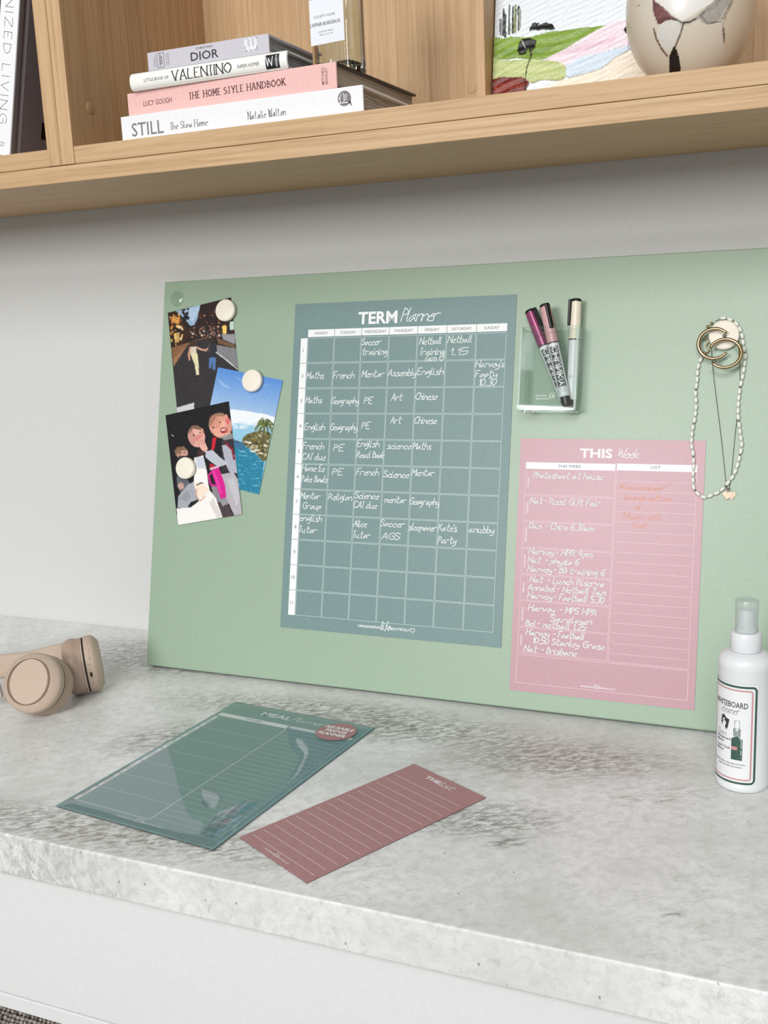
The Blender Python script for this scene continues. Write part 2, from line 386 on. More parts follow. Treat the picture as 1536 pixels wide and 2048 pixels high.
M_SHEETM=fleck(mat('teal printed sheet',rough=0.42,spec=0.4),(120,154,154),4,420,0.05)
M_TXTG=mat('grey printed lettering',(120,122,124),rough=0.6)
M_TXTD=mat('dark printed lettering',(52,50,54),rough=0.6)
M_BLACK=mat('black plastic',(16,16,18),rough=0.35)
M_MAGNET=fleck(mat('cream wood disc',rough=0.45,spec=0.4),(240,233,218),3,120)
M_EDGE=mat('dark magnet backing',(52,50,52),rough=0.7)

# ---------------------------------------------------------------- the setting
def struct(o): o['kind']='structure'; return o
struct(pymesh('wall_back',[(x,y,z) for x in (-7,7) for y,z in ((0,-0.75),(0,0.6285),(0.05,0.6285),(0.05,2.3),(0.2,2.3),(0.2,-0.75))],
   [(0,1,7,6),(1,2,8,7),(2,3,9,8),(3,4,10,9),(4,5,11,10),(5,0,6,11),(0,5,4,3,2,1),(6,7,8,9,10,11)],M_WALL))
struct(box('floor',(-7,-9,-0.80),(7,0.0,-0.75),M_CARPET))

# worktop with the eased front edge
tag(box('stone_worktop',(-1.75,-0.5691,-0.0432),(0.95,-0.0015,0),M_STONE,bev=0.0022,seg=3),'pale grey veined stone worktop with a white polished front edge','worktop')

# drawer unit
du=empty('desk_drawer_unit',(0,0,-0.75)); tag(du,'white lacquered desk drawer unit under the stone worktop','drawer unit')
def dpart(n,lo,hi,m,bev=0.0012): return box(n,(lo[0],lo[1],lo[2]+0.75),(hi[0],hi[1],hi[2]+0.75),m,du,bev)
dpart('carcass',(-1.70,-0.535,-0.2045),(0.9,-0.01,-0.0452),M_LAC)
dpart('drawer_front',(-1.70,-0.557,-0.1882),(0.9,-0.538,-0.0455),M_LAC)
dpart('bottom_rail',(-1.70,-0.5575,-0.2056),(0.9,-0.5355,-0.1893),M_LAC)
for x in (-1.70,0.862): dpart('side_panel',(x,-0.55,-0.75),(x+0.038,-0.02,-0.206),M_LAC)

# woven stool tucked under the desk
M_WOVEN=mat('grey and beige woven wool',rough=0.95,spec=0.1); nt=M_WOVEN.node_tree
oi=node(nt,'ShaderNodeTexNoise'); oi.inputs['Scale'].default_value=190; nt.links.new(coords(nt),oi.inputs['Vector'])
setbase(M_WOVEN,ramp(nt,oi.outputs[0],[(0.32,(92,86,82)),(0.45,(150,142,136)),(0.6,(186,178,168)),(0.75,(150,120,116))]))
st=empty('woven_stool',(-0.93,-0.46,-0.75)); tag(st,'stool with a coarse grey beige woven seat tucked under the drawer','stool')
SH=0.478
bmobj('seat',box_bm((-0.23,-0.20,SH-0.075),(0.23,0.20,SH-0.003),0.02,3),mat('woven seat base',(110,104,98),rough=0.95),st)
v=[];f=[]
a0=[(1,0),(.5,.87),(-.5,.87),(-1,0),(-.5,-.87),(.5,-.87)]
for i in range(80):
    for j in range(68):
        x=-0.222+i*0.0056+(j%2)*0.0028; y=-0.192+j*0.0057
        if abs(x)>0.222 or abs(y)>0.192: continue
        s=random.uniform(.85,1.15); ang=random.choice((0.5,-0.5))+random.uniform(-.3,.3); c,d=math.cos(ang),math.sin(ang); n=len(v); hz=random.uniform(.0012,.003)
        for rr,zz in ((1,-0.003),(0.72,hz*.7)):
            for p,q in a0:
                p*=0.0034*s*rr; q*=0.0023*s*rr; v.append((x+p*c-q*d,y+p*d+q*c,SH+zz))
        v.append((x,y,SH+hz))
        for k in range(6):
            k2=(k+1)%6; f.append((n+k,n+k2,n+6+k2,n+6+k)); f.append((n+6+k,n+6+k2,n+12))
wl=pymesh('woven_loops',v,f,M_WOVEN,st,True); wl['kind']='stuff'
for x in (-0.2,0.2):
    for y in (-0.17,0.17): lathe('leg',[(0.012,0),(0.017,SH-0.07)],oak_z,st,16,M=Matrix.Translation((x,y,0)))

# ---------------------------------------------------------------- oak wall shelf
YS=-0.2662; ZT,ZJ,ZB=0.6631,0.6442,0.6257
sh=empty('oak_wall_shelf',(0,0,ZB)); tag(sh,'pale oak wall shelving with open compartments above the desk','shelf')
def sp(n,lo,hi,m,bev=0.0004): return box(n,(lo[0],lo[1],lo[2]-ZB),(hi[0],hi[1],hi[2]-ZB),m,sh,bev,1)
sp('base_board',(-1.6,YS,ZB+0.0001),(0.7,0.0,ZJ-0.0003),oak_x)
sp('cabinet_floor_board',(-1.6,YS+0.0004,ZJ+0.0003),(-0.8187,0.03,ZT),oak_x)
sp('cabinet_floor_board',(-0.8183,YS+0.0004,ZJ+0.0003),(0.7,0.03,ZT),oak_x)
sp('back_panel',(-1.6,0.026,ZT),(-0.8190,0.036,1.10),oak_z)
sp('back_panel',(-0.7822,0.026,ZT),(0.7,0.036,1.10),oak_z)
# two abutting cabinet sides whose front edges lap over the floor boards
sp('side_panel',(-0.8187,YS-0.0012,ZJ+0.0004),(-0.8007,0.03,1.10),oak_z)
sp('side_panel',(-0.8002,YS-0.0012,ZJ+0.0004),(-0.7822,0.03,1.10),oak_z)
sp('side_panel',(-1.6,YS,ZT),(-1.582,0.03,1.10),oak_z)
sp('side_panel',(0.682,YS,ZT),(0.70,0.03,1.10),oak_z)
sp('divider',(-0.3640,-0.098,ZT),(-0.3545,0.026,1.10),oak_z)
sp('top_board',(-1.6,YS,1.10),(0.7,0.036,1.118),oak_x)
M_CAP=oak_z
Ry=Matrix.Rotation(math.radians(90),4,'Y'); Rx=Matrix.Rotation(math.radians(90),4,'X')
lathe('cover_cap',[(0.0065,0),(0.0065,0.0006),(0.0058,0.0009),(0.0,0.0009)],M_CAP,sh,24,M=Matrix.Translation((-0.7822,-0.2306,0.7087-ZB))@Ry)
lathe('cover_cap',[(0.0065,0),(0.0065,0.0006),(0.0058,0.0009),(0.0,0.0009)],oak_z,sh,24,M=Matrix.Translation((-0.4101,0.026,0.7292-ZB))@Rx)

# ---------------------------------------------------------------- books
def paper_mat(name,dark,light,sc_=900):
    m=mat(name,rough=0.9,spec=0.1); nt=m.node_tree; n=noise(nt,coords(nt,(0.02,0.02,1)),sc_,3,0.6)
    setbase(m,ramp(nt,n,[(0.35,dark),(0.62,light)])); return m
M_PAGE1=paper_mat('page edges streaked',(118,106,92),(196,188,174))
M_PAGE2=paper_mat('page edges tan',(158,144,128),(186,174,158))
M_PAGE3=paper_mat('page edges grey',(104,104,102),(170,170,166))
def book(name,label,x0,x1,z0,z1,yf,depth,covm,spinem,pagem,rot=0.0,rounded=False,boardt=0.0026,cat='book',group='books stacked flat on the shelf'):
    w=x1-x0; h=z1-z0; b=empty(name,(x1,yf,z0),(0,0,rot)); tag(b,label,cat,group)
    box('page_block',(-w+0.004,0.003,boardt),(-0.004,depth-0.004,h-boardt),pagem,b)
    box('cover_board',(-w,0.002,0),(0,depth,boardt),covm,b,0.0006,1)
    box('cover_board',(-w,0.002,h-boardt),(0,depth,h),covm,b,0.0006,1)
    if rounded:
        n=9; v=[];f=[]
        for x in (-w,0):
            for i in range(n):
                t=-math.pi/2+math.pi*i/(n-1); v.append((x,0.004-0.005*math.cos(t),h/2+h/2*math.sin(t)))
            for i in range(n):
                t=math.pi/2-math.pi*i/(n-1); v.append((x,0.0055-0.004*math.cos(t),h/2+(h/2-0.0016)*math.sin(t)))
        m2=2*n
        for i in range(m2): f.append((i,(i+1)%m2,m2+(i+1)%m2,m2+i))
        for o_ in (0,m2):
            for i in range(n-1): f.append((o_+i,o_+i+1,o_+m2-2-i,o_+m2-1-i))
        s=pymesh('spine',v,f,spinem,b); bm_=bmesh.new(); bm_.from_mesh(s.data); bmesh.ops.recalc_face_normals(bm_,faces=bm_.faces[:]); bm_.to_mesh(s.data); bm_.free()
        s.data.polygons.foreach_set('use_smooth',[True]*len(s.data.polygons)); s.data.set_sharp_from_angle(angle=math.radians(40))
    else: box('spine',(-w,0,0),(0,0.0026,h),spinem,b,0.0007,2)
    return b
def onspine(b,flat,name,m,x1,z0,dy=-0.00012): return flat.emit(name,m,b,lambda u,v:(u-x1,dy,v-z0))
M_WC=fleck(mat('white book cloth',rough=0.6),(234,234,236),3,300,0.05); M_PC=fleck(mat('pink book cloth',rough=0.6),(232,186,180),4,300,0.05)
M_GC=fleck(mat('lilac grey book cover',rough=0.55),(198,194,202),3,300,0.05); M_VC=mat('ivory white cover',(240,240,234),rough=0.45)
M_BKC=mat('black glossy cover',(20,18,24),rough=0.15)
# bottom book
x0,x1,z0,z1,yf=-0.7229,-0.4317,0.6633,0.6892,-0.2560
b=book('stacked_book','white book with grey lettering on its spine at the bottom of the shelf stack',x0,x1,z0,z1,yf,0.245,M_WC,M_WC,M_PAGE1)
F=Flat(); F.type('STILL',-0.7095,0.6675,0.0135,u1=-0.6680,bold=0.006); onspine(b,F,'spine_title',M_TXTG,x1,z0)
F=Flat(); F.hand('The Slow Home',-0.6590,0.6697,0.0072,0.0008,u1=-0.6125,slant=0,jit=0,serif=True); onspine(b,F,'subtitle',M_TXTG,x1,z0); F=Flat(); F.hand('Natalie Walton',-0.5630,0.6700,0.0075,0.0008,u1=-0.5190,slant=0,jit=0,serif=True); onspine(b,F,'author_name',M_TXTG,x1,z0)
F=Flat(); F.disc(-0.4520,0.6785,0.0073); F.poly([(-0.4480,0.6745),(-0.4438,0.6700),(-0.4452,0.6760)]); onspine(b,F,'publisher_mark',mat('warm grey print',(120,112,114),rough=0.6),x1,z0)
F=Flat()
for q in (((-.4580,.6785),(-.4555,.6825)),((-.4567,.6800),(-.4567,.6750)),((-.4535,.6835),(-.4520,.6815),(-.4485,.6815)),((-.4525,.6820),(-.4525,.6752)),((-.4525,.6795),(-.4492,.6795)),((-.4525,.6773),(-.4492,.6773)),((-.4575,.6745),(-.4482,.6745))): F.stroke(q,0.0007)
onspine(b,F,'publisher_mark_lines',M_INK,x1,z0,-0.0002)
# pink book
x0,x1,z0,z1,yf=-0.7192,-0.4600,0.6894,0.7144,-0.2550
b=book('stacked_book','pink book with dark red serif lettering and a black top cover in the stack',x0,x1,z0,z1,yf,0.203,M_BKC,M_PC,M_PAGE2,rot=-0.035)
M_DR=mat('dark red print',(92,44,48),rough=0.6)
F=Flat(); F.type('LUCY GOUGH',-0.6980,0.6990,0.0052,u1=-0.6605,bold=0.002); onspine(b,F,'author_name',M_DR,x1,z0); F=Flat(); F.hand('THE HOME STYLE HANDBOOK',-0.6370,0.6993,0.0066,0.00105,u1=-0.5185,slant=0,jit=0,serif=True,space=2.0)
onspine(b,F,'spine_title',M_DR,x1,z0)
F=Flat(); F.type('MITCHELL',-0.4765,0.6935,0.0027,u1=-0.4765+0.0165,bold=0.003,rot=0); F.type('BEAZLEY',-0.4765,0.6895,0.0027,u1=-0.4765+0.0150,bold=0.003)
F.v=[(-0.4770-(vv-0.6935)*1.0+0.0030,0.6945+(uu+0.4765)*1.0) for uu,vv in F.v]; onspine(b,F,'publisher_name',M_DR,x1,z0)
# white rounded book
x0,x1,z0,z1,yf=-0.7065,-0.5139,0.7146,0.7318,-0.2555
b=book('stacked_book','ivory white book with a rounded spine and black serif title third from the bottom',x0,x1,z0,z1,yf,0.135,M_VC,M_VC,M_PAGE3,rounded=True,boardt=0.0022)
def onround(b,flat,name,m,x1,z0,h,off=0.00015):
    def fn(u,v):
        s=max(-0.97,min(0.97,((v-z0)-h/2)/(h/2))); c=math.sqrt(1-s*s); return (u-x1,0.004-0.005*c-off,v-z0)
    return flat.emit(name,m,b,fn)
F=Flat(); F.type('LITTLE BOOK OF',-0.6880,0.7213,0.0030,u1=-0.6565); F.hand('VALENTINO',-0.6520,0.7185,0.0098,0.0013,u1=-0.5795,slant=0,jit=0,serif=True); F.type('KAREN HOMER',-0.5715,0.7210,0.0034,u1=-0.5455)
onround(b,F,'spine_title',M_TXTD,x1,z0,z1-z0)
F=Flat()
for i in range(8): F.rect(-0.5385,z0+0.0003+i*0.0020,-0.5225,z0+0.0003+(i+1)*0.0021)
onround(b,F,'black_band',mat('black print',(24,24,26),rough=0.5),x1,z0,z1-z0,0.0001)
F=Flat(); F.hand('W',-0.5375,0.7190,0.0085,0.0008,u1=-0.5300,slant=0,jit=0)
G=Flat(); G.type('WELBECK',0,0,0.0024,u1=0.0115); F.v+=[(-0.5245-q,0.7172+p) for p,q in G.v]; n=len(F.v)-len(G.v); F.f+=[tuple(i+n for i in f_) for f_ in G.f]
onround(b,F,'band_lettering',M_INK,x1,z0,z1-z0,0.0003)
# top grey book
x0,x1,z0,z1,yf=-0.6835,-0.5350,0.7320,0.7507,-0.2530
b=book('stacked_book','lilac grey book with bold black title on top of the stack',x0,x1,z0,z1,yf,0.115,M_GC,M_GC,M_PAGE3,boardt=0.0022)
F=Flat(); F.type('DIOR',-0.6290,0.7357,0.0082,u1=-0.5950,bold=0.012); F.type('CHRISTIAN',-0.6220,0.7462,0.0021,u1=-0.6020,bold=0.003); onspine(b,F,'spine_title',M_TXTD,x1,z0); F=Flat()
F.frame(-0.6710,0.7340,-0.6625,0.7485,0.0004)
for t,u,k in (('CHRISTIAN',-0.6660,0.0120),('DIOR',-0.6640,0.0080),):
    G=Flat(); G.type(t,0,0,0.0022,u1=k,bold=0.004); n=len(F.v); F.v+=[(u-q-0.0005,0.7350+(0.0125-k)/2+p) for p,q in G.v]; F.f+=[tuple(i+n for i in f_) for f_ in G.f]
onspine(b,F,'framed_lettering',M_TXTD,x1,z0)
F=Flat()
for t,u,k in (('LITTLE BOOK OF',-0.6725,0.0120),('THE STORY OF',-0.6745,0.0100),('THE ICONIC',-0.6585,0.0120),('FASHION HOUSE',-0.6562,0.0120)):
    G=Flat(); G.type(t,0,0,0.0014,u1=k); n=len(F.v); F.v+=[(u-q,0.7352+p) for p,q in G.v]; F.f+=[tuple(i+n for i in f_) for f_ in G.f]
onspine(b,F,'small_lettering',M_TXTG,x1,z0)
F=Flat()
for u in (-0.5610,-0.5555,-0.5505):
    F.stroke(spline([(u,0.7375),(u-0.0012,0.7405),(u+0.0004,0.7425),(u-0.0006,0.7455),(u+0.0012,0.7480)],4),0.0016); F.disc(u+0.0014,0.7395,0.0015,10)
F.stroke([(-.5625,.7372),(-.5490,.7372)],0.0009); F.stroke([(-.5625,.7485),(-.5490,.7485)],0.0009); F.stroke([(-.5625,.7372),(-.5630,.7485)],.0008); F.stroke([(-.5490,.7372),(-.5487,.7485)],.0008)
onspine(b,F,'publisher_mark',M_INK,x1,z0)

# leaning books in the left compartment
def leaning(name,label,xb,thick,height,depth,yf,lean,cov,spine,front,group='books leaning in the left compartment'):
    b=empty(name,(xb,yf,ZT+0.0002),(0,lean,0)); tag(b,label,'book',group)   # xb = base right edge; +x to the right of spine
    box('page_block',(-thick+0.003,0.004,0.003),(-0.003,depth-0.004,height-0.003),M_PAGE3,b)
    box('spine',(-thick,0,0),(0,0.003,height),spine,b,0.0006,1)
    box('cover_board',(-thick,0.003,0),(-thick+0.0026,depth,height),cov,b,0.0005,1)
    # front board with its hinge groove
    prof=[(0,0.003),(0,0.0085),(-0.0012,0.0110),(-0.0012,0.0130),(0.0004,0.0160),(0.0004,depth),(-0.0026,depth),(-0.0026,0.003)]
    v=[(x,y,z) for z in (0,height) for x,y in prof]; n=len(prof)
    f=[(i,(i+1)%n,n+(i+1)%n,n+i) for i in range(n)]+[tuple(range(n))[::-1],tuple(range(n,2*n))]
    pymesh('cover_board',v,f,front,b); return b
M_LC=fleck(mat('mauve grey linen cover',rough=0.7),(140,130,134),4,500,0.2)
b=leaning('leaning_book','tall white book with thin grey capital lettering leaning beside the oak divider',-0.8890,0.0268,0.275,0.215,-0.2500,math.radians(13.2),M_LC,mat('white spine',(238,238,240),rough=0.5),M_LC)
G=Flat(); G.hand('ORGANIZED LIVING',0,0,0.0112,0.00052,u1=0.196,slant=0,jit=0,space=2.2)
G.v=[(-0.0072-0.0115+q,0.232-p) for p,q in G.v]; G.emit('spine_title',M_TXTD,b,lambda u,v:(u,-0.00015,v))
G=Flat(); G.type('MITCHELL',-0.0215,0.0135,0.0020,u1=-0.0075); G.type('BEAZLEY',-0.0215,0.0102,0.0020,u1=-0.0085); G.emit('publisher_name',M_TXTG,b,lambda u,v:(u,-0.00015,v))
a=Art(40,70,(26,26,28),lambda x,y:(x,y)); a.dots(160,[(0,0),(40,0),(40,70),(0,70)],[(10,10,12),(70,66,66),(120,110,108),(40,36,38),(160,150,150)],1,4,0.7); a.poly([(0,0),(40,0),(40,6),(0,8)],(20,18,20))
ph=grid_sheet('cover_picture',0.13,0.075,a,attr_mat('cover picture print',0.3),b,0.0001)
ph.matrix_local=Matrix(((0,0,1,0.0004),(1,0,0,0.115),(0,1,0,0.092),(0,0,0,1)))
box('cover_label',(0.0004,0.050,0.026),(0.0007,0.18,0.045),mat('black cover label',(14,14,16),rough=0.4),b)
leaning('leaning_book','pale blue book leaning left of the tall white lettered book',-0.9185,0.0200,0.262,0.20,-0.2530,math.radians(12.6),M_LC,mat('pale blue spine',(176,196,210),rough=0.5),M_LC)

# ---------------------------------------------------------------- room spray bottle on the books
def glass(name,col=(255,255,255),ior=1.5,rough=0.0):
    m=mat(name,col,rough=rough); m.node_tree.nodes['Principled BSDF'].inputs['Transmission Weight'].default_value=1; m.node_tree.nodes['Principled BSDF'].inputs['IOR'].default_value=ior; return m
M_GLASS=glass('clear bottle glass',(244,250,247),1.5)
gb=empty('glass_room_spray_bottle',(-0.4648,-0.2100,0.7146),(0,0,-0.13)); tag(gb,'clear thick glass room spray bottle with white label standing on the pink book','bottle')
bm=box_bm((-0.0475,0,0),(0,0.034,0.112),0.0035,3); box_bm((-0.0425,0.005,0.010),(-0.005,0.029,0.106),0.003,3,bm=bm)
me=bpy.data.meshes.new('bottle_body'); bm.to_mesh(me); bm.free()
# flip the inner shell
bm=bmesh.new(); bm.from_mesh(me); bmesh.ops.recalc_face_normals(bm,faces=bm.faces[:])
inner=[f for f in bm.faces if all(-0.0430<q.co.x<-0.0045 and 0.0045<q.co.y<0.0295 and q.co.z>0.009 and q.co.z<0.107 for q in f.verts)]
bmesh.ops.reverse_faces(bm,faces=inner); bm.to_mesh(me); bm.free(); link('bottle_body',me,gb,M_GLASS,False)
me.polygons.foreach_set('use_smooth',[True]*len(me.polygons)); me.set_sharp_from_angle(angle=math.radians(35))
lathe('neck_collar',[(0.010,0.112),(0.010,0.122),(0.0085,0.123),(0.0,0.123)],mat('brushed silver collar',(190,190,192),rough=0.25,metal=1.0),gb,M=Matrix.Translation((-0.0237,0.017,0)))
lathe('spray_cap',[(0.0085,0.1232),(0.009,0.125),(0.009,0.141),(0.0075,0.143),(0,0.143)],M_BLACK,gb,M=Matrix.Translation((-0.0237,0.017,0)))
lb=Flat(); lb.rect(-0.0468,0.0300,-0.0050,0.0745); lbl=lb.emit('bottle_label',mat('white paper label',(232,234,240),rough=0.6),gb,lambda u,v:(u,-0.00025,v))
F=Flat(); F.type("L'AFFAIR BORDEAUX",-0.0466,0.0480,0.0034,u1=-0.0090,bold=0.004); F.emit('bold_lettering',M_TXTD,lbl,lambda u,v:(u,-0.0004,v))
F=Flat(); F.type('SOCIETY HOME',-0.0415,0.0560,0.0023,u1=-0.0155); F.type('SCENTED SPRAY',-0.0370,0.0415,0.0014,u1=-0.0180); F.type('100ML 3.4 FL OZ',-0.0355,0.0385,0.0014,u1=-0.0190); F.emit('fine_lettering',M_TXTG,lbl,lambda u,v:(u,-0.0004,v))

# ---------------------------------------------------------------- painting on canvas
def pmap(px,py):
    t=(px-975)/285; u=t*0.607; z=(0.796-0.022*t)-py*(5.15-0.48*t)*1e-4; v=(z-ZT)/0.25
    return u*W_,(1-v)*W_
W_=300
A=Art(W_,W_,(232,238,242),pmap)
A.h+=0.15+0.08*rng.rand(W_,W_)
gx=lambda amp,sx,sy:amp*np.sin(A.X*sx+A.Y*sy+2*np.sin(A.Y*0.11+A.X*0.05))
A.poly([(960,66),(1000,74),(1060,60),(1120,55),(1215,40),(1290,30),(1400,20),(1400,-60),(960,-60)],(228,235,240),1,3,hgt=0.18)
A.poly([(960,64),(1000,70),(1010,66),(1050,68),(1090,57),(1140,52),(1210,43),(1185,58),(1150,80),(1120,98),(1095,112),(1070,118),(1030,112),(960,116)],(132,162,66),1,8,hgt=0.5)
A.poly([(990,78),(1050,72),(1090,66),(1060,84),(1000,92)],(140,176,70),.6); A.poly([(980,95),(1060,92),(1120,80),(1080,106),(1000,108)],(96,134,38),.5)
A.poly([(1215,40),(1260,28),(1320,20),(1400,10),(1400,100),(1280,92),(1230,95),(1180,110),(1130,140),(1120,128),(1085,116),(1120,98),(1150,80),(1185,58)],(238,220,228),1,5,hgt=0.55)
A.poly([(1100,110),(1160,88),(1230,70),(1225,80),(1150,104)],(222,190,206),.7)
A.poly([(1130,130),(1160,112),(1200,104),(1250,90),(1260,96),(1225,118),(1200,140),(1160,152),(1140,160),(1128,152)],(208,224,238),1,4,hgt=0.6)
A.poly([(960,114),(1000,116),(1060,116),(1100,120),(1126,130),(1130,150),(1118,162),(1080,160),(1060,166),(1040,158),(960,160)],(188,200,136),1,8,smooth=True,hgt=0.6)
A.poly([(990,126),(1060,124),(1105,134),(1080,146),(1010,142)],(200,210,150),.7)
A.poly([(960,240),(960,188),(1060,184),(1120,162),(1160,152),(1200,140),(1225,118),(1262,96),(1400,96),(1400,240)],(240,228,210),1,4,hgt=0.3)
A.poly([(960,160),(975,156),(1000,152),(1040,154),(1054,164),(1046,182),(960,194)],(112,34,24),1,22,hgt=0.6)
A.poly([(975,168),(1030,160),(1040,172),(980,186)],(150,60,44),.6,20)
for x,y0,y1,c in ((994,8,62,(40,44,40)),(998,20,66,(24,28,26)),(1006,0,60,(70,84,56)),(1014,4,58,(30,34,30)),(1019,0,56,(120,128,60)),(1026,2,52,(44,50,40)),(988,30,60,(90,96,90)),(1029,10,46,(140,148,130))): A.line([(x,y0),(x+1,y1)],1.3,c,0.85,hgt=0.5)
A.dots(16,[(1050,38),(1110,34),(1112,52),(1050,54)],[(20,22,20),(40,52,36),(90,110,80)],1.5,3.4); A.poly([(1055,40),(1062,36),(1066,44),(1080,38),(1098,40),(1104,50),(1084,52),(1052,52)],(22,24,22),1,6,hgt=0.6)
A.poly([(1030,82),(1036,72),(1050,70),(1066,76),(1064,92),(1056,98),(1050,90),(1044,104),(1032,106),(1027,96)],(16,14,16),1,6,hgt=0.8)
A.line([(1052,92),(1056,110),(1049,130),(1046,150),(1047,184)],0.8,(50,44,40),0.9,hgt=0.7); A.line([(1036,76),(1044,92)],0.8,(200,200,200),.8); A.line([(1058,100),(1056,112)],.6,(60,54,44))
A.poly([(1242,56),(1248,46),(1256,46),(1256,60),(1248,64)],(30,26,32),1,4,hgt=.7); A.line([(1252,60),(1253,96)],0.7,(120,112,110),.9)
A.h+=0.10*np.sin(A.Y*0.55+3*np.sin(A.X*0.045)+A.X*0.12)*(A.h>0.25)+0.05*rng.rand(W_,W_)
A.a*=(1+0.05*np.sin(A.Y*0.9+4*np.sin(A.X*0.03)+A.X*0.35)*np.sin(A.X*0.11+A.Y*0.07)+0.02*rng.randn(W_,W_))[...,None]
ptg=empty('landscape_painting',(-0.353+0.125,-0.080,ZT+0.0002)); ptg.rotation_euler=(math.radians(90-10),0,0); tag(ptg,'thick impasto landscape painting with green hill and black tree leaning in the shelf','painting')
o=grid_sheet('painted_canvas',0.25,0.25,A,attr_mat('oil paint impasto',0.42,0.4),ptg,0.0008,zscale=0.0048); o.location=(0,0.125,0)
box('canvas_frame',(-0.1235,0.0,-0.018),(0.1235,0.2485,0.0),mat('raw canvas edge',(206,192,172),rough=0.9),ptg,0.001,1)

# ---------------------------------------------------------------- marble vase
def vmap(px,py): return ((px-1383)/129.0*0.5+0.5)*VW,((py+160)/345.0)*VH    # py -160..185 <-> z 0.813..0.663
VW,VH=420,480
A=Art(VW,VH,(212,203,187),vmap); k=2.577
cz=lambda q:[(940+a/k,b/k) for a,b in q]
A.a+=0.006*rng.randn(VH,VW,1)
A.poly(cz([(955,-200),(1400,-200),(1340,20),(1240,110),(1100,185),(1040,130),(960,50)]),(232,230,226),.8,smooth=False)
A.poly(cz([(1320,-100),(1480,-60),(1470,120),(1380,300),(1310,330),(1310,150)]),(208,194,172),.9)
A.poly(cz([(985,190),(1040,168),(1095,195),(1070,270),(1030,310),(990,250)]),(214,212,206),1,3,smooth=True)
A.poly(cz([(955,10),(968,60),(1010,100),(1060,160),(1085,180),(1040,165),(985,178),(962,120)]),(98,56,58),.95,6)
A.poly(cz([(968,80),(1010,100),(1050,150),(1010,150),(975,150)]),(128,86,84),.8,5)
A.line(cz([(1100,190),(1130,192),(1165,180),(1210,150),(1260,120),(1300,60),(1330,0),(1350,-80)]),3.0,(108,104,102),.55,soft=5)
A.poly(cz([(1180,165),(1240,110),(1300,50),(1345,0),(1340,90),(1300,150),(1280,190),(1225,210)]),(142,138,134),.6,10,smooth=True)
for q,wd,c in (([(1060,160),(1100,188),(1135,192),(1170,178)],1.6,(34,30,32)),([(1110,192),(1095,240),(1075,285),(1060,320)],2.0,(40,32,34)),([(962,190),(975,240),(1000,290),(1030,330)],2.2,(82,48,50)),([(1210,150),(1190,165),(1225,205),(1290,195),(1310,150),(1345,90)],1.0,(60,56,56)),([(1320,-40),(1345,40),(1340,110),(1310,170),(1300,210),(1310,270)],1.0,(84,66,62)),([(1300,230),(1308,290)],2.0,(86,56,48)),([(1250,0),(1290,60),(1270,120)],0.8,(112,108,106)),([(960,-60),(956,20),(962,110)],1.6,(120,80,78))): A.line(cz(q),wd,c,.9,soft=0.9)
A.poly(cz([(1040,330),(1065,290),(1082,320),(1092,360),(1100,420),(1040,420)]),(26,24,26),1,4)
A.ell(940+885/k,52/k,1.2,1.2,(60,56,54))
vase=empty('marble_vase',(-0.1305,-0.168,ZT+0.0002)); tag(vase,'round cream marble vase with purple and black veins in front of the painting','vase')
NV,NA=170,300; v=[];f=[];cols=[]
az=math.atan2(0.1305,1.075)
def vr(z):
    t=(z-0.072)/0.072; return 0.0592*math.sqrt(max(0.0,1-abs(t)**2.15))
prof=[(0.0,0.0),(0.022,0.0)]+[(max(vr(z),0.024),z) for z in np.linspace(0.0035,0.137,NV)]+[(0.0215,0.140),(0.0195,0.1395),(0.0195,0.120),(0.0,0.118)]
for r,z in prof:
    for i in range(NA):
        t=2*math.pi*i/NA; x,y=r*math.cos(t),r*math.sin(t); v.append((x,y,z))
        rx_=math.cos(az)*x+math.sin(az)*y; s=rx_/0.0592
        ix=int(np.clip((s*.5+.5)*VW,0,VW-1)); iy=int(np.clip((0.813-ZT-z)/0.150*VH,0,VH-1)); cols.append(A.a[iy,ix])
for j in range(len(prof)-1):
    for i in range(NA):
        q=(i+1)%NA; f.append((j*NA+i,j*NA+q,(j+1)*NA+q,(j+1)*NA+i))
vb=pymesh('vase_body',v,f,attr_mat('veined marble',0.28,0.5),vase,True); vb.data.set_sharp_from_angle(angle=math.radians(40))
c=np.clip(np.array(cols),0,1); c=np.where(c<=0.04045,c/12.92,((c+0.055)/1.055)**2.4); c=np.hstack([c,np.ones((len(c),1))])
vb.data.color_attributes.new('paint','FLOAT_COLOR','POINT').data.foreach_set('color',c.ravel())

# ---------------------------------------------------------------- the magnetic board
BY,LEAN=0.1429,0.2270
cl,sl=math.cos(LEAN),math.sin(LEAN)
MB=Matrix(((1,0,0,0),(0,sl,-cl,-BY),(0,cl,sl,0),(0,0,0,1)))
def onboard(X,s,off=0.0,rot=0.0): return MB@Matrix.Translation((X,s,off))@Matrix.Rotation(rot,4,'Z')
BL,BR,BT=-0.8437,0.0563,0.5322
bo=empty('magnetic_board',M=onboard((BL+BR)/2,0.0)); tag(bo,'large sage green magnetic board leaning against the wall on the worktop','board')
w2=(BR-BL)/2
def prism(name,prof,x0,x1,m,par):
    n=len(prof); v=[(x,a,b) for x in (x0,x1) for a,b in prof]
    return pymesh(name,v,[(i,(i+1)%n,n+(i+1)%n,n+i) for i in range(n)]+[tuple(range(n))[::-1],tuple(range(n,2*n))],m,par)
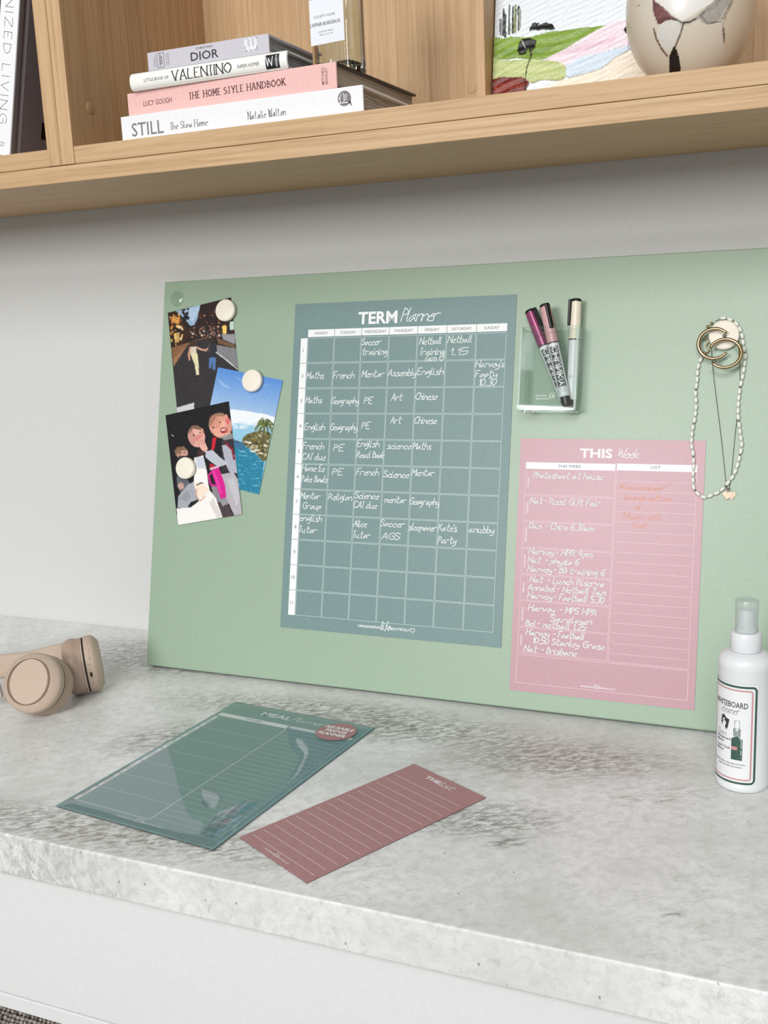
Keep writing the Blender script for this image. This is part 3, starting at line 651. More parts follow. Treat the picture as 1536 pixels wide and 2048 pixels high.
# front sheet with folded flanges (profile in s, depth)
fr=prism('front_sheet',[(0.0042,-0.0004),(0.0036,-0.0014),(0.0036,-0.0050),(0.0046,-0.0050),(0.0048,-0.0018),(BT-0.0012,-0.0018),(BT-0.0012,-0.0210),(BT,-0.0210),(BT,-0.0012),(BT-0.0010,0.0),(0.0052,0.0)],-w2,w2,M_BOARD,bo)
for s in (-1,1): box('side_flange',(s*w2-(0.0012 if s>0 else 0),0.0062,-0.0200),(s*w2+(0.0012 if s<0 else 0),BT-0.002,-0.0019),M_BOARD,bo)
box('backing_panel',(-w2+0.002,0.0066,-0.0185),(w2-0.002,BT-0.002,-0.0165),mat('grey backing board',(150,150,148),rough=0.8),bo)
for x in (-w2+0.004,0.0,w2-0.024): box('rubber_foot',(x,0.0034,-0.0125),(x+0.020,0.0064,-0.0062),M_BLACK,bo,0.0005)
# clear bumper
tag(lathe('clear_bumper',[(0.0105,0),(0.0103,0.0012),(0.0088,0.0022),(0.0,0.0024)],film('clear soft plastic',(0.95,0.98,0.96),0.15,0.05,0.5),None,40,M=onboard(-0.8222,0.5078,0.0002)),'clear plastic bumper dot in the top left corner of the board','bumper')

# photo prints
def affine(tl,tr,bl,W,H):
    M=np.array([[tr[0]-tl[0],bl[0]-tl[0]],[tr[1]-tl[1],bl[1]-tl[1]]],float); I=np.linalg.inv(M)
    return lambda x,y:tuple((I@np.array([x-tl[0],y-tl[1]]))*np.array([W,H]))
PW,PH=150,225
M_PHOTO=attr_mat('glossy photo print',0.3,0.4)
A=Art(PW,PH,(46,42,44),affine((135,258),(640,128),(280,1066),PW,PH))
A.poly([(135,258),(640,128),(700,500),(560,520),(180,560)],(38,30,28),1,10)
A.poly([(200,245),(440,180),(400,260),(360,345),(330,350),(280,300)],(150,178,206),1,4); A.poly([(280,225),(410,195),(380,260),(345,320),(310,300)],(176,202,226),1,3)
A.poly([(135,258),(200,245),(260,330),(330,400),(300,470),(230,520),(170,450)],(60,36,22),1,12)
A.dots(60,[(145,262),(240,255),(280,400),(250,520),(190,520)],[(214,140,50),(250,206,120),(170,90,30),(40,26,20),(255,236,190),(30,24,24)],1.5,4.5)
A.poly([(180,268),(240,300),(235,340),(170,330)],(226,160,80),.8,10); A.poly([(195,410),(245,400),(250,470),(215,485)],(230,190,110),.8,12)
A.poly([(400,190),(640,128),(690,400),(560,400),(480,395),(370,380)],(44,30,30),1,12)
A.dots(120,[(380,250),(640,150),(680,380),(400,400)],[(90,44,34),(140,80,50),(24,20,24),(190,130,80),(60,40,40)],1.0,2.6)
A.dots(90,[(320,360),(560,340),(580,430),(320,440)],[(200,170,150),(90,60,60),(150,100,80),(240,220,200),(60,40,44)],1.0,2.4)
A.line([(262,240),(290,300),(300,250)],1.5,(24,22,28)); A.dots(24,[(245,225),(320,220),(320,320),(250,300)],[(22,22,28)],1.5,3.2)
A.poly([(640,310),(680,300),(686,360),(648,370)],(190,214,200),1,6); A.poly([(585,340),(618,335),(622,395),(592,400)],(250,206,110),1,8)
A.poly([(580,400),(690,395),(695,470),(600,440)],(150,150,156),1,8); A.poly([(550,430),(690,470),(700,500),(560,470)],(120,92,64),.9,8)
A.poly([(185,520),(330,470),(280,560),(215,660),(205,600)],(132,92,62),1,8); A.poly([(205,600),(215,660),(250,600),(320,490)],(160,118,84),.8)
A.poly([(330,470),(480,440),(560,520),(735,640),(760,1000),(250,1040),(215,660)],(50,46,48),1,5)
A.poly([(550,480),(710,500),(735,640),(560,545)],(130,130,134),1,10); A.line([(550,535),(640,590),(730,650)],1.2,(210,210,212))
A.line([(470,430),(380,455),(210,560)],1.0,(150,110,70),.7)
A.poly([(262,960),(400,912),(408,1000),(256,1036)],(206,206,208),1,6)
# two children walking hand in hand
A.ell(362,478,26,24,(70,46,34)); A.poly([(338,505),(385,500),(398,560),(345,565)],(216,206,186)); A.poly([(345,555),(400,548),(415,620),(426,706),(402,712),(388,640),(372,610)],(226,220,178),1,4)
A.line([(340,512),(332,560),(340,600)],2.2,(206,150,124)); A.line([(388,505),(430,520),(468,524),(492,500)],2.0,(206,160,140)); A.ell(412,716,10,6,(20,18,18))
A.ell(516,440,22,24,(54,38,30)); A.poly([(494,470),(545,468),(550,575),(496,580)],(44,46,56),1,4); A.line([(494,480),(488,530)],2.4,(70,62,66)); A.poly([(498,575),(550,572),(553,664),(532,664),(524,600),(518,655),(500,652)],(84,122,176),1,6)
soften(A,1); o=grid_sheet('photo_print',0.1016,0.1524,A,M_PHOTO); o.matrix_world=onboard(-0.7735,0.4225,0.0003,math.radians(9.7)); tag(o,'photo print of two children walking down an evening street, upper left of the board','photo','photo prints on the board')
A=Art(PW,PH,(96,150,214),affine((538,688),(1050,790),(355,1578),PW,PH))
for i in range(40):
    t=i/40; y0=-0.02+t*0.36; A.put((A.Y/PH>y0)&(A.Y/PH<0.36),(84+80*t,140+54*t,214+14*t),1,2)
for q,al in (([(540,780),(600,830),(640,850),(600,850),(560,820)],.35),([(660,760),(800,800),(960,830),(800,830)],.2)): A.poly(q,(220,232,244),al,4,smooth=True)
A.put(A.Y/PH>0.42,(150,200,226),1,3)
A.poly([(440,1010),(630,1020),(820,1040),(990,1080),(985,1150),(860,1145),(700,1130),(560,1140),(420,1150)],(238,244,248),1,3,smooth=True)
A.dots(30,[(440,1110),(980,1120),(900,1170),(440,1180)],[(206,226,240),(236,244,248)],3,7,.6)
A.poly([(360,1255),(660,1262),(735,1280),(780,1320),(880,1390),(905,1430),(875,1690),(300,1600)],(36,128,160),1,10)
A.poly([(360,1255),(735,1275),(760,1330),(560,1330),(350,1310)],(60,110,150),.8,8)
for i in range(230):
    x=rng.uniform(400,880); y=rng.uniform(1330,1680); A.line([(x,y),(x+rng.uniform(10,34),y+rng.uniform(0,8))],.7,[(110,196,214),(20,96,130),(190,226,232),(40,150,170)][rng.randint(4)],.65)
A.poly([(655,1255),(700,1268),(735,1280),(700,1285),(655,1272)],(60,80,90),.8)
A.poly([(735,1250),(770,1215),(840,1190),(900,1180),(960,1200),(930,1400),(905,1425),(850,1370),(790,1320),(740,1290)],(104,98,56),1,16)
A.dots(110,[(735,1250),(850,1180),(960,1200),(920,1400),(850,1370),(760,1310)],[(66,72,34),(170,150,96),(206,196,170),(60,50,34),(130,110,60)],1.2,3.2)
for x,y in ((770,1275),(790,1278),(915,1300),(880,1360),(820,1345),(850,1335)): A.ell(x,y,22,7,(232,230,224),.95,0.1)
A.line([(905,1140),(905,1220),(893,1310)],1.8,(96,78,50))
for k_ in range(26):
    t=-math.pi+math.pi*k_/13+rng.uniform(-.1,.1); L=rng.uniform(55,85); A.line([tuple(q) for q in spline([(908,1145),(908+L*.6*math.cos(t),1140+L*.5*math.sin(t)-14),(908+L*math.cos(t),1148+L*.8*math.sin(t)+8)],4)],1.1,[(70,88,40),(110,120,60),(50,62,30),(150,150,90)][k_%4],.95)
soften(A,1); o=grid_sheet('photo_print',0.1016,0.1524,A,M_PHOTO); o.matrix_world=onboard(-0.7150,0.3282,0.0010,math.radians(-10.6)); tag(o,'photo print of blue sea, sky and a palm tree on the shore, on the board','photo','photo prints on the board')
A=Art(PW,PH,(18,16,20),affine((118,1072),(610,962),(228,1925),PW,PH))
A.put(A.Y>0,(18,16,20),1,3); A.line([(190,1180),(330,1080)],1,(44,42,46),.6); A.line([(170,1225),(185,1235)],1,(190,190,190))
A.poly([(560,1240),(650,1220),(720,1600),(700,1700),(560,1500)],(52,44,50),1,5); A.poly([(540,1500),(640,1480),(700,1540),(560,1560)],(40,38,44),1)
A.poly([(560,1300),(610,1290),(680,1400),(690,1510),(620,1500),(590,1440)],(176,178,190),1,5)         # right child's sleeve
A.poly([(545,1520),(650,1500),(690,1560),(735,1840),(670,1850),(620,1740),(560,1640)],(182,178,184),1,5)  # grey trousers
A.poly([(480,1590),(560,1620),(620,1740),(560,1780),(500,1690)],(140,134,140),1,5); A.poly([(520,1720),(620,1760),(660,1850),(580,1870)],(74,62,66),1,6)
A.ell(548,1150,86,98,(222,158,136),1,-0.5); A.poly([(462,1120),(500,1060),(560,1050),(600,1080),(520,1080),(470,1160),(455,1160)],(150,118,94),.9)   # face and hair
A.ell(555,1175,60,66,(236,172,150),.8,-0.4); A.ell(600,1110,16,30,(214,90,96),.8); A.ell(590,1085,12,22,(226,150,130),1); A.ell(575,1185,28,24,(160,44,54),1,-0.3); A.ell(572,1180,20,8,(244,234,228),1,-0.3)
A.ell(505,1120,40,60,(190,120,100),.35,-0.5); A.ell(590,1160,30,50,(200,120,110),.35,-.4); A.ell(575,1140,22,26,(244,190,170),.6); A.ell(494,1165,10,5,(80,50,44)); A.ell(545,1125,10,5,(80,50,44)); A.ell(520,1160,8,8,(232,150,130)); A.poly([(550,1235),(650,1200),(655,1245),(580,1262)],(150,150,148),.9)
A.poly([(490,1240),(520,1240),(505,1330),(480,1340)],(206,24,50),1); A.line([(590,1280),(640,1330),(655,1400)],2.2,(130,26,46))
A.ell(365,1235,66,84,(224,170,156),1,-0.25); A.poly([(300,1190),(330,1150),(380,1150),(410,1190),(340,1175),(305,1220)],(120,90,74),.9); A.ell(330,1245,26,60,(180,120,108),.45,-.2); A.ell(375,1215,30,34,(240,190,176),.5); A.ell(345,1225,10,5,(70,44,42)); A.ell(395,1205,9,5,(70,44,42)); A.ell(410,1200,12,26,(220,150,132)); A.ell(385,1245,34,26,(206,112,110),.6)
A.poly([(370,1280),(410,1230),(430,1270),(456,1330),(430,1360),(400,1330)],(232,178,162),1,3)                    # hand over the mouth
for q in ([(380,1275),(392,1300)],[(395,1262),(410,1295)],[(412,1258),(424,1292)]): A.line(q,.8,(176,110,100),.8)
A.poly([(440,1345),(490,1335),(560,1400),(610,1440),(540,1465),(480,1430),(435,1390)],(190,194,204),1,5); A.poly([(380,1330),(430,1350),(420,1400),(370,1410)],(70,40,36),1,8)
A.poly([(470,1440),(510,1450),(500,1480),(470,1475)],(190,30,50),1)
A.ell(252,1362,50,44,(206,158,142),1); A.poly([(195,1350),(215,1320),(270,1312),(300,1345),(250,1345),(205,1385)],(128,98,74),1,6); A.ell(232,1372,22,34,(160,112,98),.5); A.ell(240,1362,7,4,(60,40,38)); A.ell(275,1360,7,4,(60,40,38)); A.poly([(230,1390),(300,1385),(310,1410),(240,1415)],(34,34,40),1)
A.poly([(215,1540),(300,1560),(340,1640),(250,1680),(220,1620)],(96,98,106),1,6); A.ell(250,1620,24,28,(196,156,144),1); A.poly([(230,1700),(300,1610),(370,1570),(430,1700),(330,1740),(300,1790),(225,1790)],(168,170,178),1,5)
A.poly([(350,1400),(420,1380),(450,1500),(470,1640),(520,1700),(580,1860),(230,1925),(218,1795),(330,1780),(390,1730),(350,1600)],(244,240,236),1,3)
A.poly([(360,1400),(420,1390),(440,1480),(380,1480)],(190,200,216),.8); A.poly([(500,1700),(580,1860),(540,1868),(470,1740)],(214,206,204),.8); A.poly([(235,1720),(300,1650),(330,1700),(300,1740)],(140,142,152),.6); A.poly([(600,1560),(660,1540),(700,1700),(680,1760)],(206,204,210),.6); A.poly([(350,1590),(380,1690),(420,1700),(470,1640),(430,1600)],(246,220,196),.8); A.line([(372,1608),(400,1592),(422,1590)],1.2,(70,70,80)); A.line([(372,1640),(370,1690),(400,1730),(440,1690)],1.4,(206,150,110),.7)
A.poly([(480,1490),(540,1465),(585,1590),(600,1690),(560,1705),(520,1600)],(214,24,140),1,4); A.poly([(490,1500),(510,1492),(570,1660),(552,1670)],(240,70,170),.7); A.line([(484,1510),(462,1530),(480,1600),(512,1606)],2.2,(206,30,134)); A.line([(478,1482),(536,1460)],2.2,(214,190,200)); A.poly([(555,1715),(600,1700),(612,1730),(572,1765)],(150,150,156),1)
soften(A,1); o=grid_sheet('photo_print',0.1016,0.1524,A,M_PHOTO); o.matrix_world=onboard(-0.7668,0.2823,0.0017,math.radians(10.8)); tag(o,'photo print of three children with a pink drink cup on a black background','photo','photo prints on the board')

def magnet(X,s,off,label,r=0.0146):
    g=empty('round_magnet',M=onboard(X,s,off)); tag(g,label,'magnet','cream round magnets')
    lathe('disc',[(r-0.0006,0.0012),(r,0.0018),(r,0.0062),(r-0.0008,0.0072),(r-0.0018,0.0075),(0,0.0076)],M_MAGNET,g,56)
    lathe('magnet_base',[(r-0.0010,0.0),(r-0.0010,0.0012),(0,0.00121)],M_EDGE,g,40); return g
magnet(-0.7408,0.4878,0.0009,'cream round magnet on the corner of the evening street photo')
magnet(-0.6942,0.3931,0.0016,'cream round magnet on the top edge of the blue sea photo')
magnet(-0.7911,0.2756,0.0023,'cream round magnet on the photo of three children')
magnet(-0.1040,0.4372,0.0003,'cream round magnet with jewellery hung on it, right side of the board',0.0160)

# ---------------------------------------------------------------- planner sheets
def sheet(name,label,cat,M,w,h,m,thick=0.0006):
    g=empty(name,M=M); tag(g,label,cat)
    box('sheet_face',(-w/2,-h/2,thick*0.5),(w/2,h/2,thick),m,g); box('magnetic_backing',(-w/2,-h/2,0),(w/2,h/2,thick*0.5-0.00001),M_EDGE,g)
    return g,(lambda z:(lambda u,v:(u/1000-w/2,h/2-v/1000,thick+z)))
def flipv(F): F.f=[tuple(reversed(f)) for f in F.f]; return F
class SF(Flat):   # sheet layout in millimetres from the top-left corner, v down
    def hand(s,t,u,v,h,w,**k):
        G=Flat(); G.hand(t,0,0,h,w,**{**k,**({'u1':k['u1']-u} if k.get('u1') is not None else {})}); s.add(G,u,v)
    def type(s,t,u,v,h,**k):
        G=Flat(); G.type(t,0,0,h,**{**k,**({'u1':k['u1']-u} if k.get('u1') is not None else {})}); s.add(G,u,v)
    def add(s,G,u,v):
        n=len(s.v); s.v+=[(u+a,v-b) for a,b in G.v]; s.f+=[tuple(i+n for i in f) for f in G.f]
def signature(F,u0,u1,v,h):
    L=u1-u0; F.type('ORGANISING',u0,v,h,u1=u0+L*0.40,bold=0.018); F.hand('life',u0+L*0.41,v+h*0.2,h*3.4,h*0.32,u1=u0+L*0.56,slant=0.25,jit=0.1)
    F.type('BEAUTIFULLY',u0+L*0.56,v,h,u1=u0+L*0.92,bold=0.018)
    c=u0+L*0.96; r=L*0.035
    F.stroke([(c,v+h*0.5),(c-r,v-h*0.6),(c-r*.8,v-h*1.3),(c-r*.2,v-h*1.3),(c,v-h*0.9),(c+r*.3,v-h*1.4),(c+r,v-h*1.2),(c+r,v-h*0.6),(c,v+h*0.5)],h*0.2)
def script(F,t,u,v,h,u1,w=0.45): F.hand(t,u,v,h,w*1.45,u1=u1,slant=0.32,jit=0.2,space=0.35)

g,mp=sheet('term_planner','large blue grey term planner sheet with handwritten timetable on the green board','planner',onboard(-0.4896,0.2830,0.0002,0.0002),0.297,0.420,M_SHEETB)
F=SF(); F.type('TERM',91,28.6,15,u1=144.5,bold=0.030); script(F,'Planner',149,27.5,17,199,0.7)
CU=[20.6+38.0*i for i in range(8)]; RV=[44.6+32.6*i for i in range(12)]
for i in range(7): F.rect(CU[i]+(0 if i==0 else .35),34.0,CU[i+1]-(.35 if i<6 else -.2),43.4)
for j in range(11): F.rect(10.6,RV[j]+0.3,20.2,RV[j+1]-0.3)
signature(F,110,187,410.5,3.0); F.emit('white_printing',M_INK,g,mp(0.00012))
F=SF()
for i in range(7):
    for j in range(11): F.frame(CU[i]+0.65,RV[j]+0.65,CU[i+1]-0.65,RV[j+1]-0.65,0.42)
F.emit('grid_lines',mat('pale grid print',(206,222,222),rough=0.5),g,mp(0.00012))
F=SF()
for i,t in enumerate(('MONDAY','TUESDAY','WEDNESDAY','THURSDAY','FRIDAY','SATURDAY','SUNDAY')):
    wd=len(t)*3.15+ (2 if t=='WEDNESDAY' else 0); c=(CU[i]+CU[i+1])/2; F.type(t,c-wd/2,40.6,3.5,u1=c+wd/2)
for j in range(11): t=str(j+1); F.type(t,15.3-(1.2 if j<9 else 2.4),RV[j]+18.5,4.4,bold=0.0)
F.emit('small_lettering',M_TXTG,g,mp(0.0003))
F=SF()
HW=[(2,0,[('Soccer',1,11,27),('training',2,23.5,36)]),(4,0,[('Netball',3,12,31),('Training',4,25,36),('7am O',10,33,35)]),(5,0,[('Netball',2,11,32),('1.15',6,26,27)]),
(0,1,[('Maths',1,20,25)]),(1,1,[('French',1,20,30)]),(2,1,[('Mentor',3,19,33)]),(3,1,[('Assembly',1,18,38)]),(4,1,[('English',2,17,36)]),(6,1,[('Harvey\'s',1,9,36),('Footy',1,21,28),('10.30',6,31,27)]),
(0,2,[('Maths',1,19,24)]),(1,2,[('Geography',0,20,38)]),(2,2,[('PE',8,20,19)]),(3,2,[('Art',7,16,21)]),(4,2,[('Chinese',1,15,29)]),
(0,3,[('English',1,21,30)]),(1,3,[('Geography',0,21,38)]),(2,3,[('PE',6,19,17)]),(3,3,[('Art',7,12,21)]),(4,3,[('Chinese',1,12,30)]),
(0,4,[('French',0,13,30),('CAT due',0,27,33)]),(1,4,[('PE',6,15,20)]),(2,4,[('English',1,9,31),('Read Book',1,23,38)]),(3,4,[('science',4,11,36)]),(4,4,[('Maths',1,11,24)]),
(0,5,[('Home Ec',0,9,33),('Poke Bowls',0,23,37)]),(1,5,[('PE',6,13,20)]),(2,5,[('French',2,12,32)]),(3,5,[('Science',1,14,35)]),(4,5,[('Mentor',1,11,30)]),
(0,6,[('Mentor',0,12,28),('Group',4,25,30)]),(1,6,[('Religion',2,12,35)]),(2,6,[('Science',1,9,34),('CAT due',0,21,32)]),(3,6,[('mentor',4,13,33)]),(4,6,[('Geography',0,14,38)]),
(0,7,[('english',0,8,32),('Tutor',0,23,25)]),(2,7,[('Alice',1,12,19),('Tutor',1,26,24)]),(3,7,[('Soccer',0,10,32),('AGS',3,26,26)]),(4,7,[('sleepover',0,13,36)]),(5,7,[('Kate\'s',1,12,24),('Party',1,27,24)]),(6,7,[('anubby',2,12,33)])]
for i,j,L in HW:
    for t,du_,dv,ru in L: F.hand(t,CU[i]+du_,RV[j]+dv,8.4,1.0,u1=CU[i]+ru,slant=0.22,jit=0.32,space=0.8)
F.emit('handwriting',M_CHALK,g,mp(0.00045))

g,mp=sheet('week_planner','dusty pink week planner sheet with handwritten entries on the green board','planner',onboard(-0.2234,0.1732,0.0002,0.0001),0.210,0.297,M_SHEETP)
F=SF(); F.type('THIS',71,21,10.2,u1=108.3,bold=0.030); script(F,'Week',113.5,20.5,10.5,137,0.5)
F.rect(7.6,27.8,112.4,35.5); F.rect(113.9,27.3,201.9,34.9)
RP=[35.5+31.0*i for i in range(8)]
for j,t in enumerate(('MONDAY','TUESDAY','WEDNESDAY','THURSDAY','FRIDAY','SATURDAY','SUNDAY')):
    G=Flat(); wd=len(t)*2.05; G.type(t,0,0,2.3,u1=wd); n=len(F.v); c=(RP[j]+RP[j+1])/2; F.v+=[(12.6-b,c+wd/2-a) for a,b in G.v]; F.f+=[tuple(i+n for i in f) for f in G.f]
signature(F,83,123,284.3,1.5); F.emit('white_printing',M_INK,g,mp(0.00012))
F=SF()
for j in range(7): F.frame(7.6,RP[j]+(0.75 if j else 0),112.4,RP[j+1]-0.75,0.32)
F.frame(113.9,35,201.7,252.5,0.32); F.frame(7.3,254.2,202,287.2,0.36)
for j in range(18): F.rect(116.2,47.2+j*11.5,200.6,47.5+j*11.5)
F.emit('grid_lines',mat('pale pink grid print',(240,218,222),rough=0.5),g,mp(0.00012))
F=SF(); F.type('THIS WEEK',46,33.3,3.2,u1=73); F.type('LIST',152,32.3,3.2,u1=162.5); F.emit('small_lettering',M_TXTG,g,mp(0.0003))
F=SF()
for t,u,v,u1 in (('Photoshoot at house',17.3,46,98.5),('Nat- Reed Gift Fair',14.5,76.4,96.6),('Dan - Chiro 6.30am',14.7,105.6,89.9),('Harvey- HPR 4pm',15.5,135.4,90.1),('Nat - physio 6',15.2,145.6,74.7),('Harvey- BB training 6',15.3,156,104.9),('Nat - Lunch Riserva',18.7,168.4,105.5),('Annabel- Netball 7am',16.6,177.8,107.4),('Harvey- Football 5.30',16.7,187.3,105.5),('Harvey - MPS HPR',18.1,201.8,98.1),('Sandown',45,212.3,93),('Bel- netball 1.25',15.6,220,86.1),('Harvey - Football',17.1,230.4,84.9),('10.50 Stanley Grose',25.3,239.5,108.6),('Nat - Brisbane',15.3,250,77)):
    F.hand(t,u,v,7.4,1.0,u1=u1,slant=0.22,jit=0.3,space=0.9)
F.emit('handwriting',M_CHALK,g,mp(0.00045))
F=SF()
for t,u,v,u1 in (('Remember',118.5,57,166),('Imagination',124,68.5,175),('or',136.5,79,142),('Mum will',123.5,89.5,165),('Call',135,99.5,150)): F.hand(t,u,v,7,0.7,u1=u1,slant=0.2,jit=0.4,space=0.9)
F.stroke([(163,56),(177,45)],0.6); ho=F.emit('orange_handwriting',mat('peach chalk ink',(236,178,158),rough=0.8),g,mp(0.00045)); ho['label']='faint peach orange handwriting'

# meal planner in its clear sleeve on the worktop
mr=-0.1085
g,mp=sheet('meal_planner','teal meal planner sheet inside a clear sleeve lying on the stone worktop','planner',Matrix.Translation((-0.5736,-0.374,0.0006))@Matrix.Rotation(mr,4,'Z'),0.1975,0.2935,M_SHEETM,0.0008)
F=SF(); F.type('MEAL',53,22.5,9.5,u1=95,bold=0.028); script(F,'Planner',96.5,22,11,141,0.62)
F.rect(5.2,35.2,104.6,43.8); F.rect(106.4,35.2,190,41.0)
for j in range(7): F.rect(4.4,46.8+j*33.0,9.6,78.2+j*33.0)
F.rect(105.6,44,106.2,275)
for j in range(7): F.rect(10,78.6+j*33.0,105.4,79.0+j*33.0)
for j in range(24): F.rect(108,50.5+j*9.6,188,50.8+j*9.6)
F.frame(106.6,43.8,189.8,275.5,0.3); F.rect(5,275.4,190,275.8)
signature(F,70,130,284.5,2.0); F.emit('white_printing',M_INK,g,mp(0.00012))
F=SF(); F.type('THIS WEEK',44,41.2,3.4,u1=68); F.type('LIST',143,40.0,3,u1=151)
for j,t in enumerate(('MONDAY','TUESDAY','WEDNESDAY','THURSDAY','FRIDAY','SATURDAY','SUNDAY')):
    G=Flat(); wd=len(t)*2.0; G.type(t,0,0,2.2,u1=wd); n=len(F.v); c=62.5+33*j; F.v+=[(8.1-b,c+wd/2-a) for a,b in G.v]; F.f+=[tuple(i+n for i in f) for f in G.f]
F.emit('small_lettering',M_TXTG,g,mp(0.0003))
# sleeve: thin film with soft waves
M_FILM=bpy.data.materials.new('clear plastic film'); M_FILM.use_nodes=True; nt=M_FILM.node_tree; nt.nodes.clear()
out=node(nt,'ShaderNodeOutputMaterial');  tr=node(nt,'ShaderNodeBsdfTransparent'); tr.inputs[0].default_value=(0.96,0.98,0.985,1); gl=node(nt,'ShaderNodeBsdfGlossy'); gl.inputs['Roughness'].default_value=0.035; mx=node(nt,'ShaderNodeMixShader')
film_fac(nt,mx,0.13,0.9); nt.links.new(tr.outputs[0],mx.inputs[1]); nt.links.new(gl.outputs[0],mx.inputs[2]); nt.links.new(mx.outputs[0],out.inputs[0])
slv=empty('plastic_sleeve',M=Matrix.Translation((-0.5736,-0.374,0.0002))@Matrix.Rotation(mr,4,'Z')); tag(slv,'clear glossy plastic sleeve with a pink round sticker around the teal meal planner','sleeve')
SW,SHh=0.2012,0.2975; NX,NY=44,64
def shgt(x,y):   # height of the upper film
    ex=min((SW/2-abs(x))/0.012,1); ey=min((SHh/2-abs(y))/0.010,1); e=max(0,min(ex,ey)); e=e*e*(3-2*e)
    wv=0.00012*math.sin(x*38+y*17+0.6)+0.00010*math.sin(y*42-x*30)+0.0015*math.exp(-((x-0.072)/0.016)**2)*(0.35+0.65*math.exp(-((y+0.10)/0.055)**2))+0.0007*math.exp(-((x-0.075)/0.012)**2-((y-0.045)/0.03)**2)
    return 0.00035+e*(0.0024+max(-0.0004,wv))
v=[(-SW/2+SW*i/NX,-SHh/2+SHh*j/NY,shgt(-SW/2+SW*i/NX,-SHh/2+SHh*j/NY)) for j in range(NY+1) for i in range(NX+1)]
f=[(j*(NX+1)+i,j*(NX+1)+i+1,(j+1)*(NX+1)+i+1,(j+1)*(NX+1)+i) for j in range(NY) for i in range(NX)]
pymesh('upper_film',v,f,M_FILM,slv,True)
pymesh('lower_film',[(a*SW/2,b*SHh/2,0.0001) for a,b in ((-1,-1),(1,-1),(1,1),(-1,1))],[(0,1,2,3)],M_FILM,slv)
spx,spy=0.0665,SHh/2-0.0335
n=40; v=[(spx,spy,shgt(spx,spy)+0.0002)]+[(spx+r*math.cos(2*math.pi*i/n),spy+r*math.sin(2*math.pi*i/n),shgt(spx+r*math.cos(2*math.pi*i/n),spy+r*math.sin(2*math.pi*i/n))+0.0002) for r in (0.012,0.0235) for i in range(n)]
f=[(0,1+i,1+(i+1)%n) for i in range(n)]+[(1+i,1+n+i,1+n+(i+1)%n,1+(i+1)%n) for i in range(n)]
stk=pymesh('round_sticker',v,f,mat('pink sticker',(172,124,124),rough=0.4),slv,True); stk['label']='pink round sticker with white lettering'
F=Flat()
for i,t in enumerate(('REUSABLE','FRIDGE','PLANNER')): F.type(t,-0.018+(0.004 if i==1 else 0),0.0062-i*0.0088,0.0064,u1=0.018-(0.004 if i==1 else 0),bold=0.03)
ca,sa=math.cos(0.0),math.sin(0.0)
F.emit('sticker_lettering',M_INK,stk,lambda u,v:(spx+u*ca-v*sa,spy+u*sa+v*ca,shgt(spx+u*ca-v*sa,spy+u*sa+v*ca)+0.0005))

# the narrow list
g,mp=sheet('list_pad_sheet','rose brown narrow list sheet with white ruled lines lying on the worktop','list',Matrix.Translation((-0.3841,-0.4318,0.0003))@Matrix.Rotation(-0.4701,4,'Z'),0.1054,0.2155,M_SHEETR,0.0009)
F=SF(); F.type('THE',31.5,14.0,5.6,u1=52,bold=0.028); script(F,'list',52.5,14.5,7.5,71,0.5)
for j in range(15): F.rect(4.6,30.6+j*12.38,101,31.0+j*12.38)
signature(F,33,70,210.5,1.5); F.emit('white_printing',M_INK,g,mp(0.00012))

# ---------------------------------------------------------------- acrylic pen holder and markers
M_ACR=film('clear acrylic face',(0.965,0.985,0.975),0.02,0.045,0.75); M_ACE=film('bright acrylic edge',(0.86,0.94,0.90),0.35,0.05,0.4,0.22,(214,228,220))
HX0,HX1,HS0,HS1,HD=-0.3268,-0.2585,0.3520,0.4480,0.0305
ah=empty('acrylic_pen_holder',M=onboard((HX0+HX1)/2,HS0,0.0002)); tag(ah,'clear acrylic pen holder fixed to the green board between the two planners','pen holder')
hw=(HX1-HX0)/2; hh=HS1-HS0; t=0.0026
def shell(w,h,d,t):   # open-topped box, walls t
    o=[(-w,0,0),(w,0,0),(w,0,d),(-w,0,d),(-w,h,0),(w,h,0),(w,h,d),(-w,h,d)]
    i=[(-w+t,t,t),(w-t,t,t),(w-t,t,d-t),(-w+t,t,d-t),(-w+t,h,t),(w-t,h,t),(w-t,h,d-t),(-w+t,h,d-t)]
    f=[(0,1,2,3),(0,4,5,1),(1,5,6,2),(2,6,7,3),(3,7,4,0)]
    fi=[tuple(8+a for a in q[::-1]) for q in f]
    rim=[(4,12,13,5),(5,13,14,6),(6,14,15,7),(7,15,12,4)]
    return o+i,f+fi+rim
v,f=shell(hw,hh,HD,t); hb=pymesh('holder_box',v,f,M_ACR,ah)
bm=bmesh.new(); bm.from_mesh(hb.data); bmesh.ops.recalc_face_normals(bm,faces=bm.faces[:]); bm.to_mesh(hb.data); bm.free(); hb.data.materials.append(M_ACE)
for p_ in hb.data.polygons:
    if p_.center.y>hh-0.0001: p_.material_index=1
box('edge_strip',(-hw,0.0,HD-t),(-hw+t,hh,HD),M_ACE,ah); box('edge_strip',(hw-t,0,HD-t),(hw,hh,HD),M_ACE,ah); box('edge_strip',(-hw,0,HD-t),(hw,t,HD),M_ACE,ah); box('edge_strip',(hw-t,0,0),(hw,t,HD),M_ACE,ah)
for x in (-0.022,0.024): lathe('rubber_foot',[(0.0052,-0.0018),(0.0058,-0.0008),(0.0058,0.0),(0,0.0)],film('soft clear plastic foot',(0.9,0.93,0.9),0.2,0.08,0.5,0.35),ah,24,M=Matrix.Translation((x,0,HD*0.45))@Matrix.Rotation(-math.pi/2,4,'X'))
